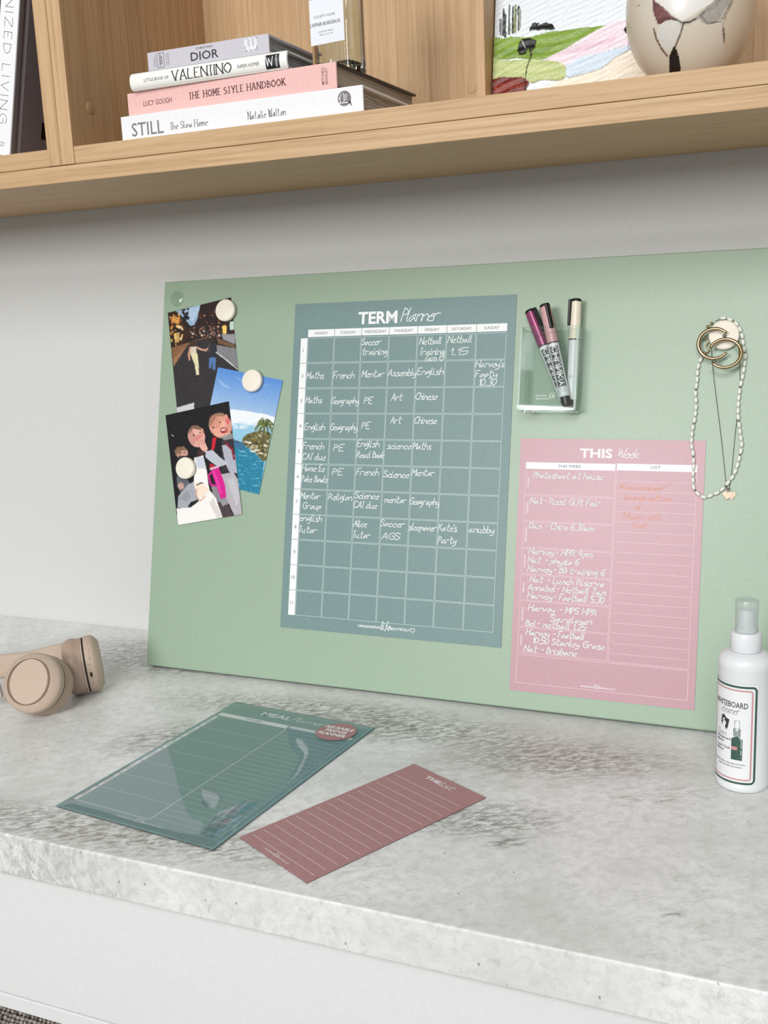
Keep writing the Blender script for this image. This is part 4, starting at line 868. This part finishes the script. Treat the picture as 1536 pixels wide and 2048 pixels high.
F=Flat(); F.type('ORGANISING',-0.0125,0.0155,0.0017,u1=0.001); F.type('BEAUTIFULLY',-0.0115,0.0120,0.0017,u1=0.0035); F.hand('life',0.0035,0.0135,0.0062,0.0004,u1=0.0095,slant=.25,jit=0.1)
F.emit('printed_lettering',mat('frosted white print',(236,240,238),rough=0.6),ah,lambda u,v:(u,v,HD+0.0002))
def marker(label,ptop,pbot,off_t,off_b,capm,clip_dir,L=0.1285,labelled=True):
    a=MB@Vector((pbot[0],pbot[1],off_b)); b=MB@Vector((ptop[0],ptop[1],off_t)); z=(b-a).normalized(); L=(b-a).length
    nrm=(MB.to_3x3()@Vector((0,0,1))); y=(nrm-z*nrm.dot(z)).normalized(); x=y.cross(z)
    M=Matrix(((x.x,y.x,z.x,a.x),(x.y,y.y,z.y,a.y),(x.z,y.z,z.z,a.z),(0,0,0,1)))
    g=empty('chalk_marker',M=M); tag(g,label,'marker','chalk markers in the acrylic holder')
    r=0.0063
    lathe('tail_plug',[(0.0046,0),(0.0053,0.0008),(0.0057,0.0100),(0,0.0100)],M_BLACK,g,28)
    lathe('barrel',[(0.0057,0.0100),(r-0.0003,0.0104),(r,0.0125),(r,L-0.048),(r-0.0008,L-0.0475),(0,L-0.0475)],mat('white marker barrel',(226,228,230),rough=0.35),g,36)
    lathe('cap',[(r-0.0008,L-0.0472),(r+0.0002,L-0.0468),(r+0.0002,L-0.0365),(r-0.0002,L-0.0362),(r-0.0002,L-0.0358),(r+0.0003,L-0.0355),(r-0.0002,L-0.0040),(0,L-0.0040)],capm,g,36)
    lathe('cap_top',[(r-0.0002,L-0.0040),(r,L-0.0030),(r-0.0008,L-0.0008),(r-0.003,L),(0,L)],M_BLACK,g,36)
    c,s=math.cos(clip_dir),math.sin(clip_dir); Mr=Matrix.Rotation(clip_dir,4,'Z')
    cb=box_bm((r-0.0018,-0.0024,L-0.0310),(r+0.0026,0.0024,L-0.0012),0.0011,2); bmesh.ops.transform(cb,matrix=Mr,verts=cb.verts[:]); bmobj('clip',cb,M_BLACK,g)
    ring=lathe('seal_ring',[(r-0.0004,L-0.0478),(r+0.00035,L-0.0476),(r+0.00035,L-0.0466),(r-0.0004,L-0.0464)],M_BLACK,g,36)
    def cyl(u,v,o=0.00012):     # u = arc length across (+ right, seen from the room), v = height
        th=math.pi/2-u/r; return ((r+o)*math.cos(th),(r+o)*math.sin(th),v)
    if labelled:
        F=Flat(); G=Flat(); T=Flat(); q0=L-0.0520
        for i,ch in enumerate('CHUNKY'):
            z1=q0-i*0.0080
            for k_ in range(4): F.rect(-0.0058+k_*0.0024,z1-0.0074,-0.0058+(k_+1)*0.0024,z1)
            H=Flat(); H.hand(ch,0,0,0.0062,0.0009,u1=0.0052,slant=0,jit=0.1); n=len(G.v); G.v+=[(-0.0045+b,z1-0.0010-a) for a,b in H.v]; G.f+=[tuple(j+n for j in ff) for ff in H.f]
        F.emit('label_blocks',mat('black label print',(44,44,46),rough=0.5),g,lambda u,v:cyl(u,v,.0001)); G.emit('label_lettering',M_INK,g,lambda u,v:cyl(u,v,.0003))
        for k_ in range(5):
            for j in range(9):
                if random.random()<.8: T.rect(-0.0040+k_*0.0020,0.0145+j*0.0016,-0.0036+k_*0.0020,0.0156+j*0.0016)
        for j in range(34): T.rect(0.0048,q0-0.048+j*0.0014,0.0052,q0-0.0472+j*0.0014); 
        T.emit('fine_lettering',M_TXTG,g,lambda u,v:cyl(u,v,.00015))
    else:
        T=Flat()
        for k_ in (-0.0058,-0.0046):
            for j in range(36):
                if random.random()<.85: T.rect(k_,0.022+j*0.0016,k_+0.0005,0.0231+j*0.0016)
        T.stroke([(0.001,0.034),(0.001,0.0385)],0.0006); T.rect(-0.001,0.0360,0.003,0.0370)
        T.emit('fine_lettering',M_TXTG,g,lambda u,v:cyl(u,v,.00015))
    return g
marker('metallic plum capped chalk marker, leftmost in the clear acrylic holder',(-0.3225,0.4720),(-0.2716,0.3572),0.0105,0.0093,mat('metallic plum plastic',(150,74,112),rough=0.22,metal=0.35),math.pi/2+1.15)
marker('dusty pink capped chalk marker leaning over the plum one in the acrylic holder',(-0.3015,0.4753),(-0.2706,0.3585),0.0232,0.0215,mat('dusty pink plastic',(204,160,160),rough=0.35),math.pi/2+0.55)
marker('cream capped white chalk marker standing upright at the right of the holder',(-0.2664,0.4819),(-0.2676,0.3558),0.0150,0.0110,mat('cream plastic',(232,224,204),rough=0.35),math.pi/2-1.1,labelled=False)

# ---------------------------------------------------------------- jewellery
M_PEARL=mat('white seed pearl',(232,234,226),rough=0.28,spec=0.6); M_GOLD=mat('polished gold',(178,152,116),rough=0.22,metal=1.0); M_GOLDR=mat('rose gold',(176,148,130),rough=0.42,metal=0.55); M_SIL=mat('dark silver chain',(112,116,112),rough=0.4,metal=0.8)
NK=[(-0.1264,0.4149),(-0.1301,0.4023),(-0.1306,0.3884),(-0.1316,0.3746),(-0.1304,0.3608),(-0.1314,0.3453),(-0.1334,0.3303),(-0.1334,0.3165),(-0.1314,0.3082),(-0.1303,0.2944),(-0.1304,0.2833),(-0.1293,0.2712),(-0.127,0.2658),(-0.1209,0.2604),(-0.1151,0.2595),(-0.1089,0.2625),(-0.1027,0.2654),(-0.0967,0.2711),(-0.0923,0.2778),(-0.0879,0.2844),(-0.0847,0.2943),(-0.0822,0.3074),(-0.081,0.3172),(-0.0832,0.3308),(-0.0853,0.3444),(-0.0862,0.3542),(-0.0862,0.3662),(-0.0852,0.3798),(-0.0835,0.3896),(-0.082,0.4015),(-0.0814,0.414),(-0.0834,0.425),(-0.0860,0.4381),(-0.0905,0.4480),(-0.0980,0.4543),(-0.1065,0.4562),(-0.1142,0.4532)]
pk=empty('pearl_necklace',M=onboard(-0.105,0.43,0.0)); tag(pk,'string of small white oval pearls hanging from the round magnet','necklace')
P=spline(NK,8); d=np.concatenate([[0],np.cumsum([np.hypot(*(b-a)) for a,b in zip(P,P[1:])])]); Lt=d[-1]
pos=lambda s:np.array([np.interp(s,d,[q[0] for q in P]),np.interp(s,d,[q[1] for q in P])])
def spheroid(name,n,m_,L,R,mt):
    v=[(0,0,L)];f=[]
    for j in range(1,m_):
        t=math.pi*j/m_
        for i in range(n): v.append((R*math.sin(t)**0.8*math.cos(2*math.pi*i/n),R*math.sin(t)**0.8*math.sin(2*math.pi*i/n),L*math.cos(t)))
    v.append((0,0,-L)); e=len(v)-1
    for i in range(n):
        k_=(i+1)%n; f.append((0,1+i,1+k_)); f.append((e,e-n+k_,e-n+i))
        for j in range(m_-2): f.append((1+j*n+i,1+(j+1)*n+i,1+(j+1)*n+k_,1+j*n+k_))
    me=bpy.data.meshes.new(name); me.from_pydata(v,[],f); me.update(); me.materials.append(mt); me.polygons.foreach_set('use_smooth',[True]*len(me.polygons)); return me
me_b=spheroid('pearl_bead',8,5,0.0037,0.0021,M_PEARL); me_s=spheroid('spacer_bead',6,4,0.0010,0.0012,M_SIL)
s=0.004;c=0
while s<Lt-0.002:
    a=pos(s-0.002);b_=pos(s+0.002); ang=math.atan2(*(b_-a)[::-1]); q=pos(s)
    o=bpy.data.objects.new('pearl',me_b); COL.objects.link(o); o.parent=pk
    o.matrix_local=Matrix.Translation((q[0]+0.105,q[1]-0.43,0.0030))@Matrix.Rotation(ang,4,'Z')@Matrix.Rotation(math.pi/2,4,'Y')
    if c%5==4:
        q=pos(s+0.0041); o=bpy.data.objects.new('spacer_bead',me_s); COL.objects.link(o); o.parent=pk; o.location=(q[0]+0.105,q[1]-0.43,0.0028); s+=0.0012
    s+=0.0073+random.uniform(-.0003,.0003); c+=1
tube('thread',[(q[0]+0.105,q[1]-0.43,0.0028) for q in P],0.00035,M_SIL,pk,5,up=(0,0,1))
me_g=spheroid('clasp_bead',10,7,0.0019,0.0019,M_GOLD)
for X,S_ in ((-0.1175,0.4505),(-0.1215,0.4470),(-0.1240,0.4180),(-0.1232,0.4340)):
    o=bpy.data.objects.new('clasp_bead',me_g); COL.objects.link(o); o.parent=pk; o.location=(X+0.105,S_-0.43,0.0045)
tube('clasp_chain',[(X+0.105,S_-0.43,0.0036) for X,S_ in spline([(-0.1232,0.4340),(-0.1205,0.4300),(-0.1225,0.4260),(-0.1190,0.4225),(-0.1210,0.4190),(-0.1250,0.4170)],5)],0.0007,M_GOLD,pk,6,up=(0,0,1))
ck=empty('heart_pendant_necklace',M=onboard(-0.105,0.43,0.0)); tag(ck,'fine dark silver chain with two small rose gold heart tags hanging inside the pearls','necklace')
v=[];f=[]
def chain(pts,off=0.0016):
    Q=spline(pts,6); dd=np.concatenate([[0],np.cumsum([np.hypot(*(b-a)) for a,b in zip(Q,Q[1:])])]); s=0;i=0
    while s<dd[-1]:
        x=np.interp(s,dd,[q[0] for q in Q]); y=np.interp(s,dd,[q[1] for q in Q]); x2=np.interp(s+.001,dd,[q[0] for q in Q]); y2=np.interp(s+.001,dd,[q[1] for q in Q])
        t=np.array([x2-x,y2-y]); t=t/(np.hypot(*t)+1e-12); nn=np.array([-t[1],t[0]]); n=len(v); wd,hz=((0.00055,0.0003) if i%2 else (0.0003,0.00055))
        cx,cy=x+0.105,y-0.43
        for p in ((cx-t[0]*.0009,cy-t[1]*.0009,off),(cx+t[0]*.0009,cy+t[1]*.0009,off),(cx+nn[0]*wd,cy+nn[1]*wd,off),(cx-nn[0]*wd,cy-nn[1]*wd,off),(cx,cy,off+hz),(cx,cy,off-hz)): v.append(p)
        for a in (0,1):
            for b_,c_ in ((2,4),(4,3),(3,5),(5,2)): f.append((n+a,n+b_,n+c_) if a else (n+a,n+c_,n+b_))
        s+=0.0013;i+=1
chain([(-0.1045,0.4500),(-0.1155,0.4400),(-0.1168,0.4250),(-0.1159,0.4133),(-0.1127,0.3884),(-0.107,0.3527),(-0.1014,0.317),(-0.0955,0.2761),(-0.0930,0.2685)])
chain([(-0.1045,0.4500),(-0.0905,0.4400),(-0.0877,0.4128),(-0.0857,0.3898),(-0.0860,0.3700),(-0.0867,0.3527),(-0.0886,0.3227),(-0.0899,0.2926),(-0.0913,0.2751),(-0.0925,0.2685)])
chn=pymesh('chain_links',v,f,M_SIL,ck); chn['kind']='stuff'
def heart(X,S_,off,r,ang):
    pts=[(16*math.sin(t)**3,13*math.cos(t)-5*math.cos(2*t)-2*math.cos(3*t)-math.cos(4*t)) for t in np.linspace(0,2*math.pi,37)[:-1]]
    c,d_=math.cos(ang),math.sin(ang); pts=[((a*c-b*d_)*r/16+X+0.105,(a*d_+b*c)*r/16+S_-0.43) for a,b in pts]; n=len(pts)
    v=[(a,b,z) for z in (off,off+0.0007) for a,b in pts]
    return pymesh('heart_tag',v,[tuple(range(n))[::-1],tuple(range(n,2*n))]+[(i,(i+1)%n,n+(i+1)%n,n+i) for i in range(n)],M_GOLDR,ck)
heart(-0.0895,0.2622,0.0012,0.0048,0.15); heart(-0.0933,0.2624,0.0022,0.0052,-0.1)
jr=[(-0.0928+0.0018*math.cos(t),0.2688+0.0018*math.sin(t),0) for t in np.linspace(0,6.283,14)]
tube('jump_ring',[(a+0.105,b-0.43,0.0024) for a,b,_ in jr],0.0004,M_GOLDR,ck,6,up=(0,0,1))
def hoop(X,S_,off,R,a0,a1,tilt,label,ry=0.95):
    g=empty('gold_hoop_earring',M=onboard(X,S_,off)@Matrix.Rotation(tilt[0],4,'X')@Matrix.Rotation(tilt[1],4,'Y')); tag(g,label,'earring','gold hoop earrings on the magnet')
    A_=np.linspace(math.radians(a0),math.radians(a1),48); n=len(A_)
    tube('hoop',[(R*math.cos(t),R*ry*math.sin(t),0) for t in A_],[0.0021*(0.72+0.28*math.sin(math.pi*i/(n-1))) for i in range(n)],M_GOLD,g,14,up=(0,0,1))
    t=A_[0]; e=Vector((R*math.cos(t),R*ry*math.sin(t),0)); tube('post',[e,e+Vector((-0.004*math.cos(t)*0.9,-0.004*math.sin(t),-0.0035))],0.0005,M_GOLD,g,8)
    lathe('butterfly_back',[(0.0008,0),(0.0018,0.0006),(0.0018,0.0018),(0.0006,0.0024)],M_SIL,g,14,M=Matrix.Translation(e+Vector((-0.0038*math.cos(t),-0.004*math.sin(t),-0.0045))))
    return g
hoop(-0.1132,0.4268,0.0125,0.0170,42,322,(0.12,-0.12),'tarnished gold open hoop earring, left of the pair hooked on the magnet')
hoop(-0.1012,0.4150,0.0175,0.0168,-138,158,(-0.15,0.10),'bright gold open hoop earring, right and lower of the pair on the magnet')

# ---------------------------------------------------------------- spray bottle
M_PLW=mat('white bottle plastic',(226,228,230),rough=0.32,spec=0.5)
sb=empty('spray_cleaner_bottle',(-0.0600,-0.2500,0.0003)); tag(sb,'white plastic spray bottle with green and pink bordered label on the worktop','bottle')
R=0.0248
lathe('bottle_body',[(R-0.004,0.0),(R-0.0012,0.0006),(R,0.0028),(R,0.0068),(R-0.0004,0.0074),(R-0.0004,0.1220),(R,0.1228),(R,0.1285),(R-0.0014,0.1325),(R-0.006,0.1362),(0.0130,0.1375),(0,0.1375)],M_PLW,sb,72)
pr=[]; v=[];f=[]; n=96
for z,r in ((0.1376,0.0142),(0.1382,0.0146),(0.1545,0.0144),(0.1560,0.0134),(0.1562,0.0)):
    for i in range(n): rr=r-(0.0004 if (i%2 and 0.0135<r<0.0147) else 0); v.append((rr*math.cos(2*math.pi*i/n),rr*math.sin(2*math.pi*i/n),z))
for j in range(4):
    for i in range(n): f.append((j*n+i,j*n+(i+1)%n,(j+1)*n+(i+1)%n,(j+1)*n+i))
col_=pymesh('ribbed_collar',v,f,M_PLW,sb,True); col_.data.set_sharp_from_angle(angle=math.radians(50))
lathe('spray_nozzle',[(0.0094,0.1563),(0.0092,0.1600),(0.0078,0.1605),(0.0074,0.1760),(0.0066,0.1775),(0,0.1775)],M_PLW,sb,48)
lathe('overcap',[(0.0100,0.1565),(0.0103,0.1565),(0.0108,0.1862),(0.0102,0.1875),(0,0.1878),(0,0.1866),(0.0098,0.1862),(0.0100,0.1565)],film('frosted clear overcap',(0.95,0.97,0.965),0.2,0.06,0.6,0.14),sb,48)
T0=-math.pi/2+math.atan2(0.06,0.993)     # towards the room
def wrap(o): return lambda u,v:((R+o)*math.cos(T0+u/R),(R+o)*math.sin(T0+u/R),v)
def rrect(u0,v0,u1,v1,r,n=8):
    P=[]
    for cx,cy,a in ((u1-r,v1-r,0),(u0+r,v1-r,90),(u0+r,v0+r,180),(u1-r,v0+r,270)):
        for i in range(n+1): t=math.radians(a+90*i/n); P.append((cx+r*math.cos(t),cy+r*math.sin(t)))
    return P
def band(F,u0,v0,u1,v1,r,w):
    def dense(P):
        o=[]
        for a,b in zip(P,P[1:]+P[:1]):
            m_=max(1,int(math.hypot(b[0]-a[0],b[1]-a[1])/0.002)); o+=[(a[0]+(b[0]-a[0])*i/m_,a[1]+(b[1]-a[1])*i/m_) for i in range(m_)]
        return o
    P=dense(rrect(u0,v0,u1,v1,r)); L_=len(P); cx,cy=(u0+u1)/2,(v0+v1)/2; n0=len(F.v)
    for i,p in enumerate(P):
        a,b=P[i-1],P[(i+1)%L_]; t=np.array([b[0]-a[0],b[1]-a[1]]); t/=np.hypot(*t); F.v+=[p,(p[0]-t[1]*w,p[1]+t[0]*w)]
    for i in range(L_): j=(i+1)%L_; F.f.append((n0+2*i,n0+2*i+1,n0+2*j+1,n0+2*j))
UL,UR=-0.0410,0.0122
M_GRN=mat('dark green label print',(52,84,72),rough=0.45); M_LPK=mat('pink label print',(198,142,146),rough=0.45)
# paper label
v=[];f=[];N_=40
for j in range(2):
    for i in range(N_+1): v.append(wrap(0.00005)(UL-0.001+(UR-UL+0.002)*i/N_,(0.0085,0.1105)[j]))
lab=pymesh('paper_label',v,[(i,i+1,N_+2+i,N_+1+i) for i in range(N_)],mat('white label paper',(230,231,232),rough=0.4),sb,True)
F=Flat(); band(F,UL,0.0095,UR,0.1090,0.0050,0.0021); F.emit('green_border',M_GRN,lab,wrap(0.0002))
F=Flat(); band(F,UL+0.0040,0.0135,UR-0.0040,0.1050,0.0032,0.0014); F.emit('pink_border',M_LPK,lab,wrap(0.0002))
F=Flat(); F.type('WHITEBOARD',-0.0330,0.0868,0.0056,u1=0.0036,bold=0.012)
F.type('Whiteboard',-0.0290,0.0525,0.0027,u1=-0.0120,bold=0.01); F.type('Marker',-0.0290,0.0490,0.0027,u1=-0.0190,bold=0.01); F.type('Liquid Chalk',-0.0290,0.0435,0.0027,u1=-0.0120,bold=0.002); F.type('Marker',-0.0290,0.0400,0.0027,u1=-0.0190,bold=0.006)
F.type('Specially formulated to clean surfaces and remove',-0.0320,0.0290,0.0017,u1=0.0025,bold=0.006); F.type('residue left behind by markers',-0.0260,0.0260,0.0017,u1=-0.0005,bold=0.006)
F.poly([(-0.0225,0.0760),(-0.0200,0.0775),(-0.0170,0.0745),(-0.0135,0.0735),(-0.0150,0.0655),(-0.0165,0.0625),(-0.0185,0.0650),(-0.0170,0.0690),(-0.0185,0.0715),(-0.0210,0.0700),(-0.0215,0.0660),(-0.0235,0.0690)])
F.emit('dark_lettering',M_TXTD,lab,wrap(0.0002))
F=Flat(); F.hand('cleaner',-0.0235,0.0800,0.0085,0.00042,u1=-0.0045,slant=0.25,jit=0.1,space=0.8); F.hand('Cleans',-0.0285,0.0565,0.0052,0.0003,u1=-0.0170,slant=0.25,jit=0.1,space=0.4); F.emit('script_lettering',M_TXTG,lab,wrap(0.0002))
F=Flat()   # bottle icon
for i in range(7): t0=-0.0110+i*0.0015; F.rect(t0,0.034,t0+0.00151,0.0550+(0.003*math.sin(math.pi*(i+.5)/7))**1.0)
for i in range(5): F.rect(-0.0090+i*0.00140,0.0580,-0.0082+i*0.00140,0.0640)
F.rect(-0.0092,0.0638,-0.0024,0.0650); F.frame(-0.0082,0.0655,-0.0035,0.0740,0.0003); F.frame(-0.0086,0.0650,-0.0030,0.0662,0.0003); F.disc(-0.0076,0.0720,0.0004,10); F.emit('bottle_picture',M_GRN,lab,wrap(0.0002))
F=Flat(); F.rect(-0.0110,0.0440,-0.0052,0.0475); F.emit('picture_band',M_LPK,lab,wrap(0.0004))
F=Flat(); F.stroke(spline([(-0.0032,0.0562),(-0.0020,0.0553),(-0.0016,0.0535),(-0.0016,0.0465)],5),0.0005); F.rect(-0.0019,0.0395,-0.0014,0.0445); F.rect(-0.0019,0.0365,-0.0014,0.0372); F.emit('picture_highlight',M_INK,lab,wrap(0.0004))

# ---------------------------------------------------------------- headphones
M_HP=fleck(mat('warm beige matte plastic',rough=0.5,spec=0.35),(190,170,152),2,200,0.04); M_HPC=mat('beige leatherette',(176,152,136),rough=0.42,spec=0.4); M_HPD=mat('dark recess',(42,36,34),rough=0.8); M_HPL=mat('pale hinge plastic',(206,198,190),rough=0.4)
hp=empty('over_ear_headphones',(-0.90,-0.27,0.0)); tag(hp,'beige wireless over ear headphones lying on the stone worktop at the left','headphones')
O=Vector((-0.90,-0.27,0.0))
def cup(center,nrm,up,ov,dx=0.0):
    z=Vector(nrm).normalized(); y=(Vector(up)-z*Vector(up).dot(z)).normalized(); x=y.cross(z)
    c=Vector(center)-O; M=Matrix(((x.x,y.x,z.x,c.x),(x.y,y.y,z.y,c.y),(x.z,y.z,z.z,c.z),(0,0,0,1)))
    lathe('ear_cup_shell',[(0.0268,0.0095),(0.0272,0.0138),(0.0278,0.0142),(0.0318,0.0108),(0.0344,0.0080),(0.0351,0.0060),(0.0353,-0.0010),(0.0345,-0.0028),(0.030,-0.0032)],M_HP,hp,72,M=M,sx=0.96*ov,sy=1.04)
    lathe('cup_face_disc',[(0.0262,0.0090),(0.0264,0.0132),(0.0258,0.0141),(0.0,0.0144)],M_HP,hp,64,M=M@Matrix.Translation((-0.0004+dx,0.0004,0)),sx=0.96,sy=1.04)
    lathe('seam_ring',[(0.0325,-0.0028),(0.0338,-0.0030),(0.0338,-0.0050),(0.032,-0.0052)],M_HPD,hp,64,M=M,sx=0.96*ov,sy=1.04)
    lathe('trim_ring',[(0.0325,-0.0048),(0.0346,-0.0052),(0.0346,-0.0070),(0.0325,-0.0074)],M_HP,hp,64,M=M,sx=0.96*ov,sy=1.04)
    pc=[(0.0300,-0.0070),(0.0340,-0.0074)]+[(0.0258+0.0096*math.cos(t),-0.0185-0.0120*math.sin(t)) for t in np.linspace(-0.55,math.pi+0.3,16)]+[(0.0165,-0.0090),(0.0,-0.0088)]
    lathe('ear_cushion',pc,M_HPC,hp,72,M=M,sx=0.96*ov,sy=1.04)
    return M
CAMP=Vector((0,-1.2427,0.4775))
def frame_at(c):
    V=(Vector(c)-CAMP).normalized(); r_=(Rv-V*Rv.dot(V)).normalized(); return V,r_,r_.cross(V)
C1=Vector((-0.8680,-0.3286,0.0432)); V1,R1,U1=frame_at(C1); M1=cup(C1,-V1*0.84-R1*0.52+U1*0.12,(0,0,1),1.14,0.0)
C2=Vector((-0.8574,-0.2405,0.0384)); V2,R2,U2=frame_at(C2); M2=cup(C2,R2*0.96+U2*0.20-V2*0.06,(0,0,1),1.0)
# controls on the rim of the right-hand cup, facing the room
def rim(M,ang,zc,su,sv,h,m_,name,rr=0.0347):
    b_=box_bm((-su/2,-sv/2,-0.002),(su/2,sv/2,h),0.0005,2)
    x,y=math.cos(ang),math.sin(ang); Mr=M@Matrix.Translation((rr*0.96*x,rr*1.04*y,zc))@Matrix(((0,-y,x,0),(0,x,y,0),(1,0,0,0),(0,0,0,1)))
    bmesh.ops.transform(b_,matrix=Mr,verts=b_.verts[:]); return bmobj(name,b_,m_,hp)
zin=M2.to_3x3().inverted()@(-Fw); ac=math.atan2(zin.y,zin.x)
import builtins
for k_,(da,su,sv,mm,nm) in enumerate(((0.42,0.0036,0.0150,M_HP,'control_button'),(0.05,0.0014,0.0014,M_HPD,'indicator_hole'),(-0.32,0.0032,0.0062,M_HPD,'charging_port'),(-0.66,0.0014,0.0014,M_HPD,'microphone_hole'))):
    s_=1 if math.sin(ac)>-2 else -1
    a_=ac+da*(1 if (M2.to_3x3()@Vector((-math.sin(ac),math.cos(ac),0))).z>0 else -1)
    rim(M2,a_,0.0016,su,sv,0.0007,mm,nm)
# headband and arms
bp_=[(-0.9100,-0.2235,0.040),(-0.9300,-0.2200,0.0340),(-0.9700,-0.2300,0.0235),(-1.0200,-0.2420,0.0180),(-1.0750,-0.2600,0.0176),(-1.1050,-0.2850,0.0180),(-1.0950,-0.3350,0.0180),(-1.0550,-0.3650,0.0180),(-1.0100,-0.3600,0.0200),(-0.9700,-0.3350,0.0240)]
Pb=[Vector(q)-O for q in spline(bp_,8)]
tube('headband',Pb,1.0,M_HP,hp,16,up=(0.10,0.30,1),rx=(0.0036,0.0160))
tube('yoke_arm',[Vector(q)-O for q in spline([(-0.9150,-0.2215,0.040),(-0.9030,-0.2150,0.041),(-0.8900,-0.2120,0.042)],6)],1.0,M_HP,hp,12,up=(0,0.1,1),rx=(0.0030,0.0110))
tube('yoke_arm',[Vector(q)-O for q in spline([(-0.9720,-0.3400,0.0235),(-0.9480,-0.3370,0.0240),(-0.9250,-0.3280,0.0280)],6)],1.0,M_HPL,hp,12,up=(0,0.1,1),rx=(0.0034,0.0095))
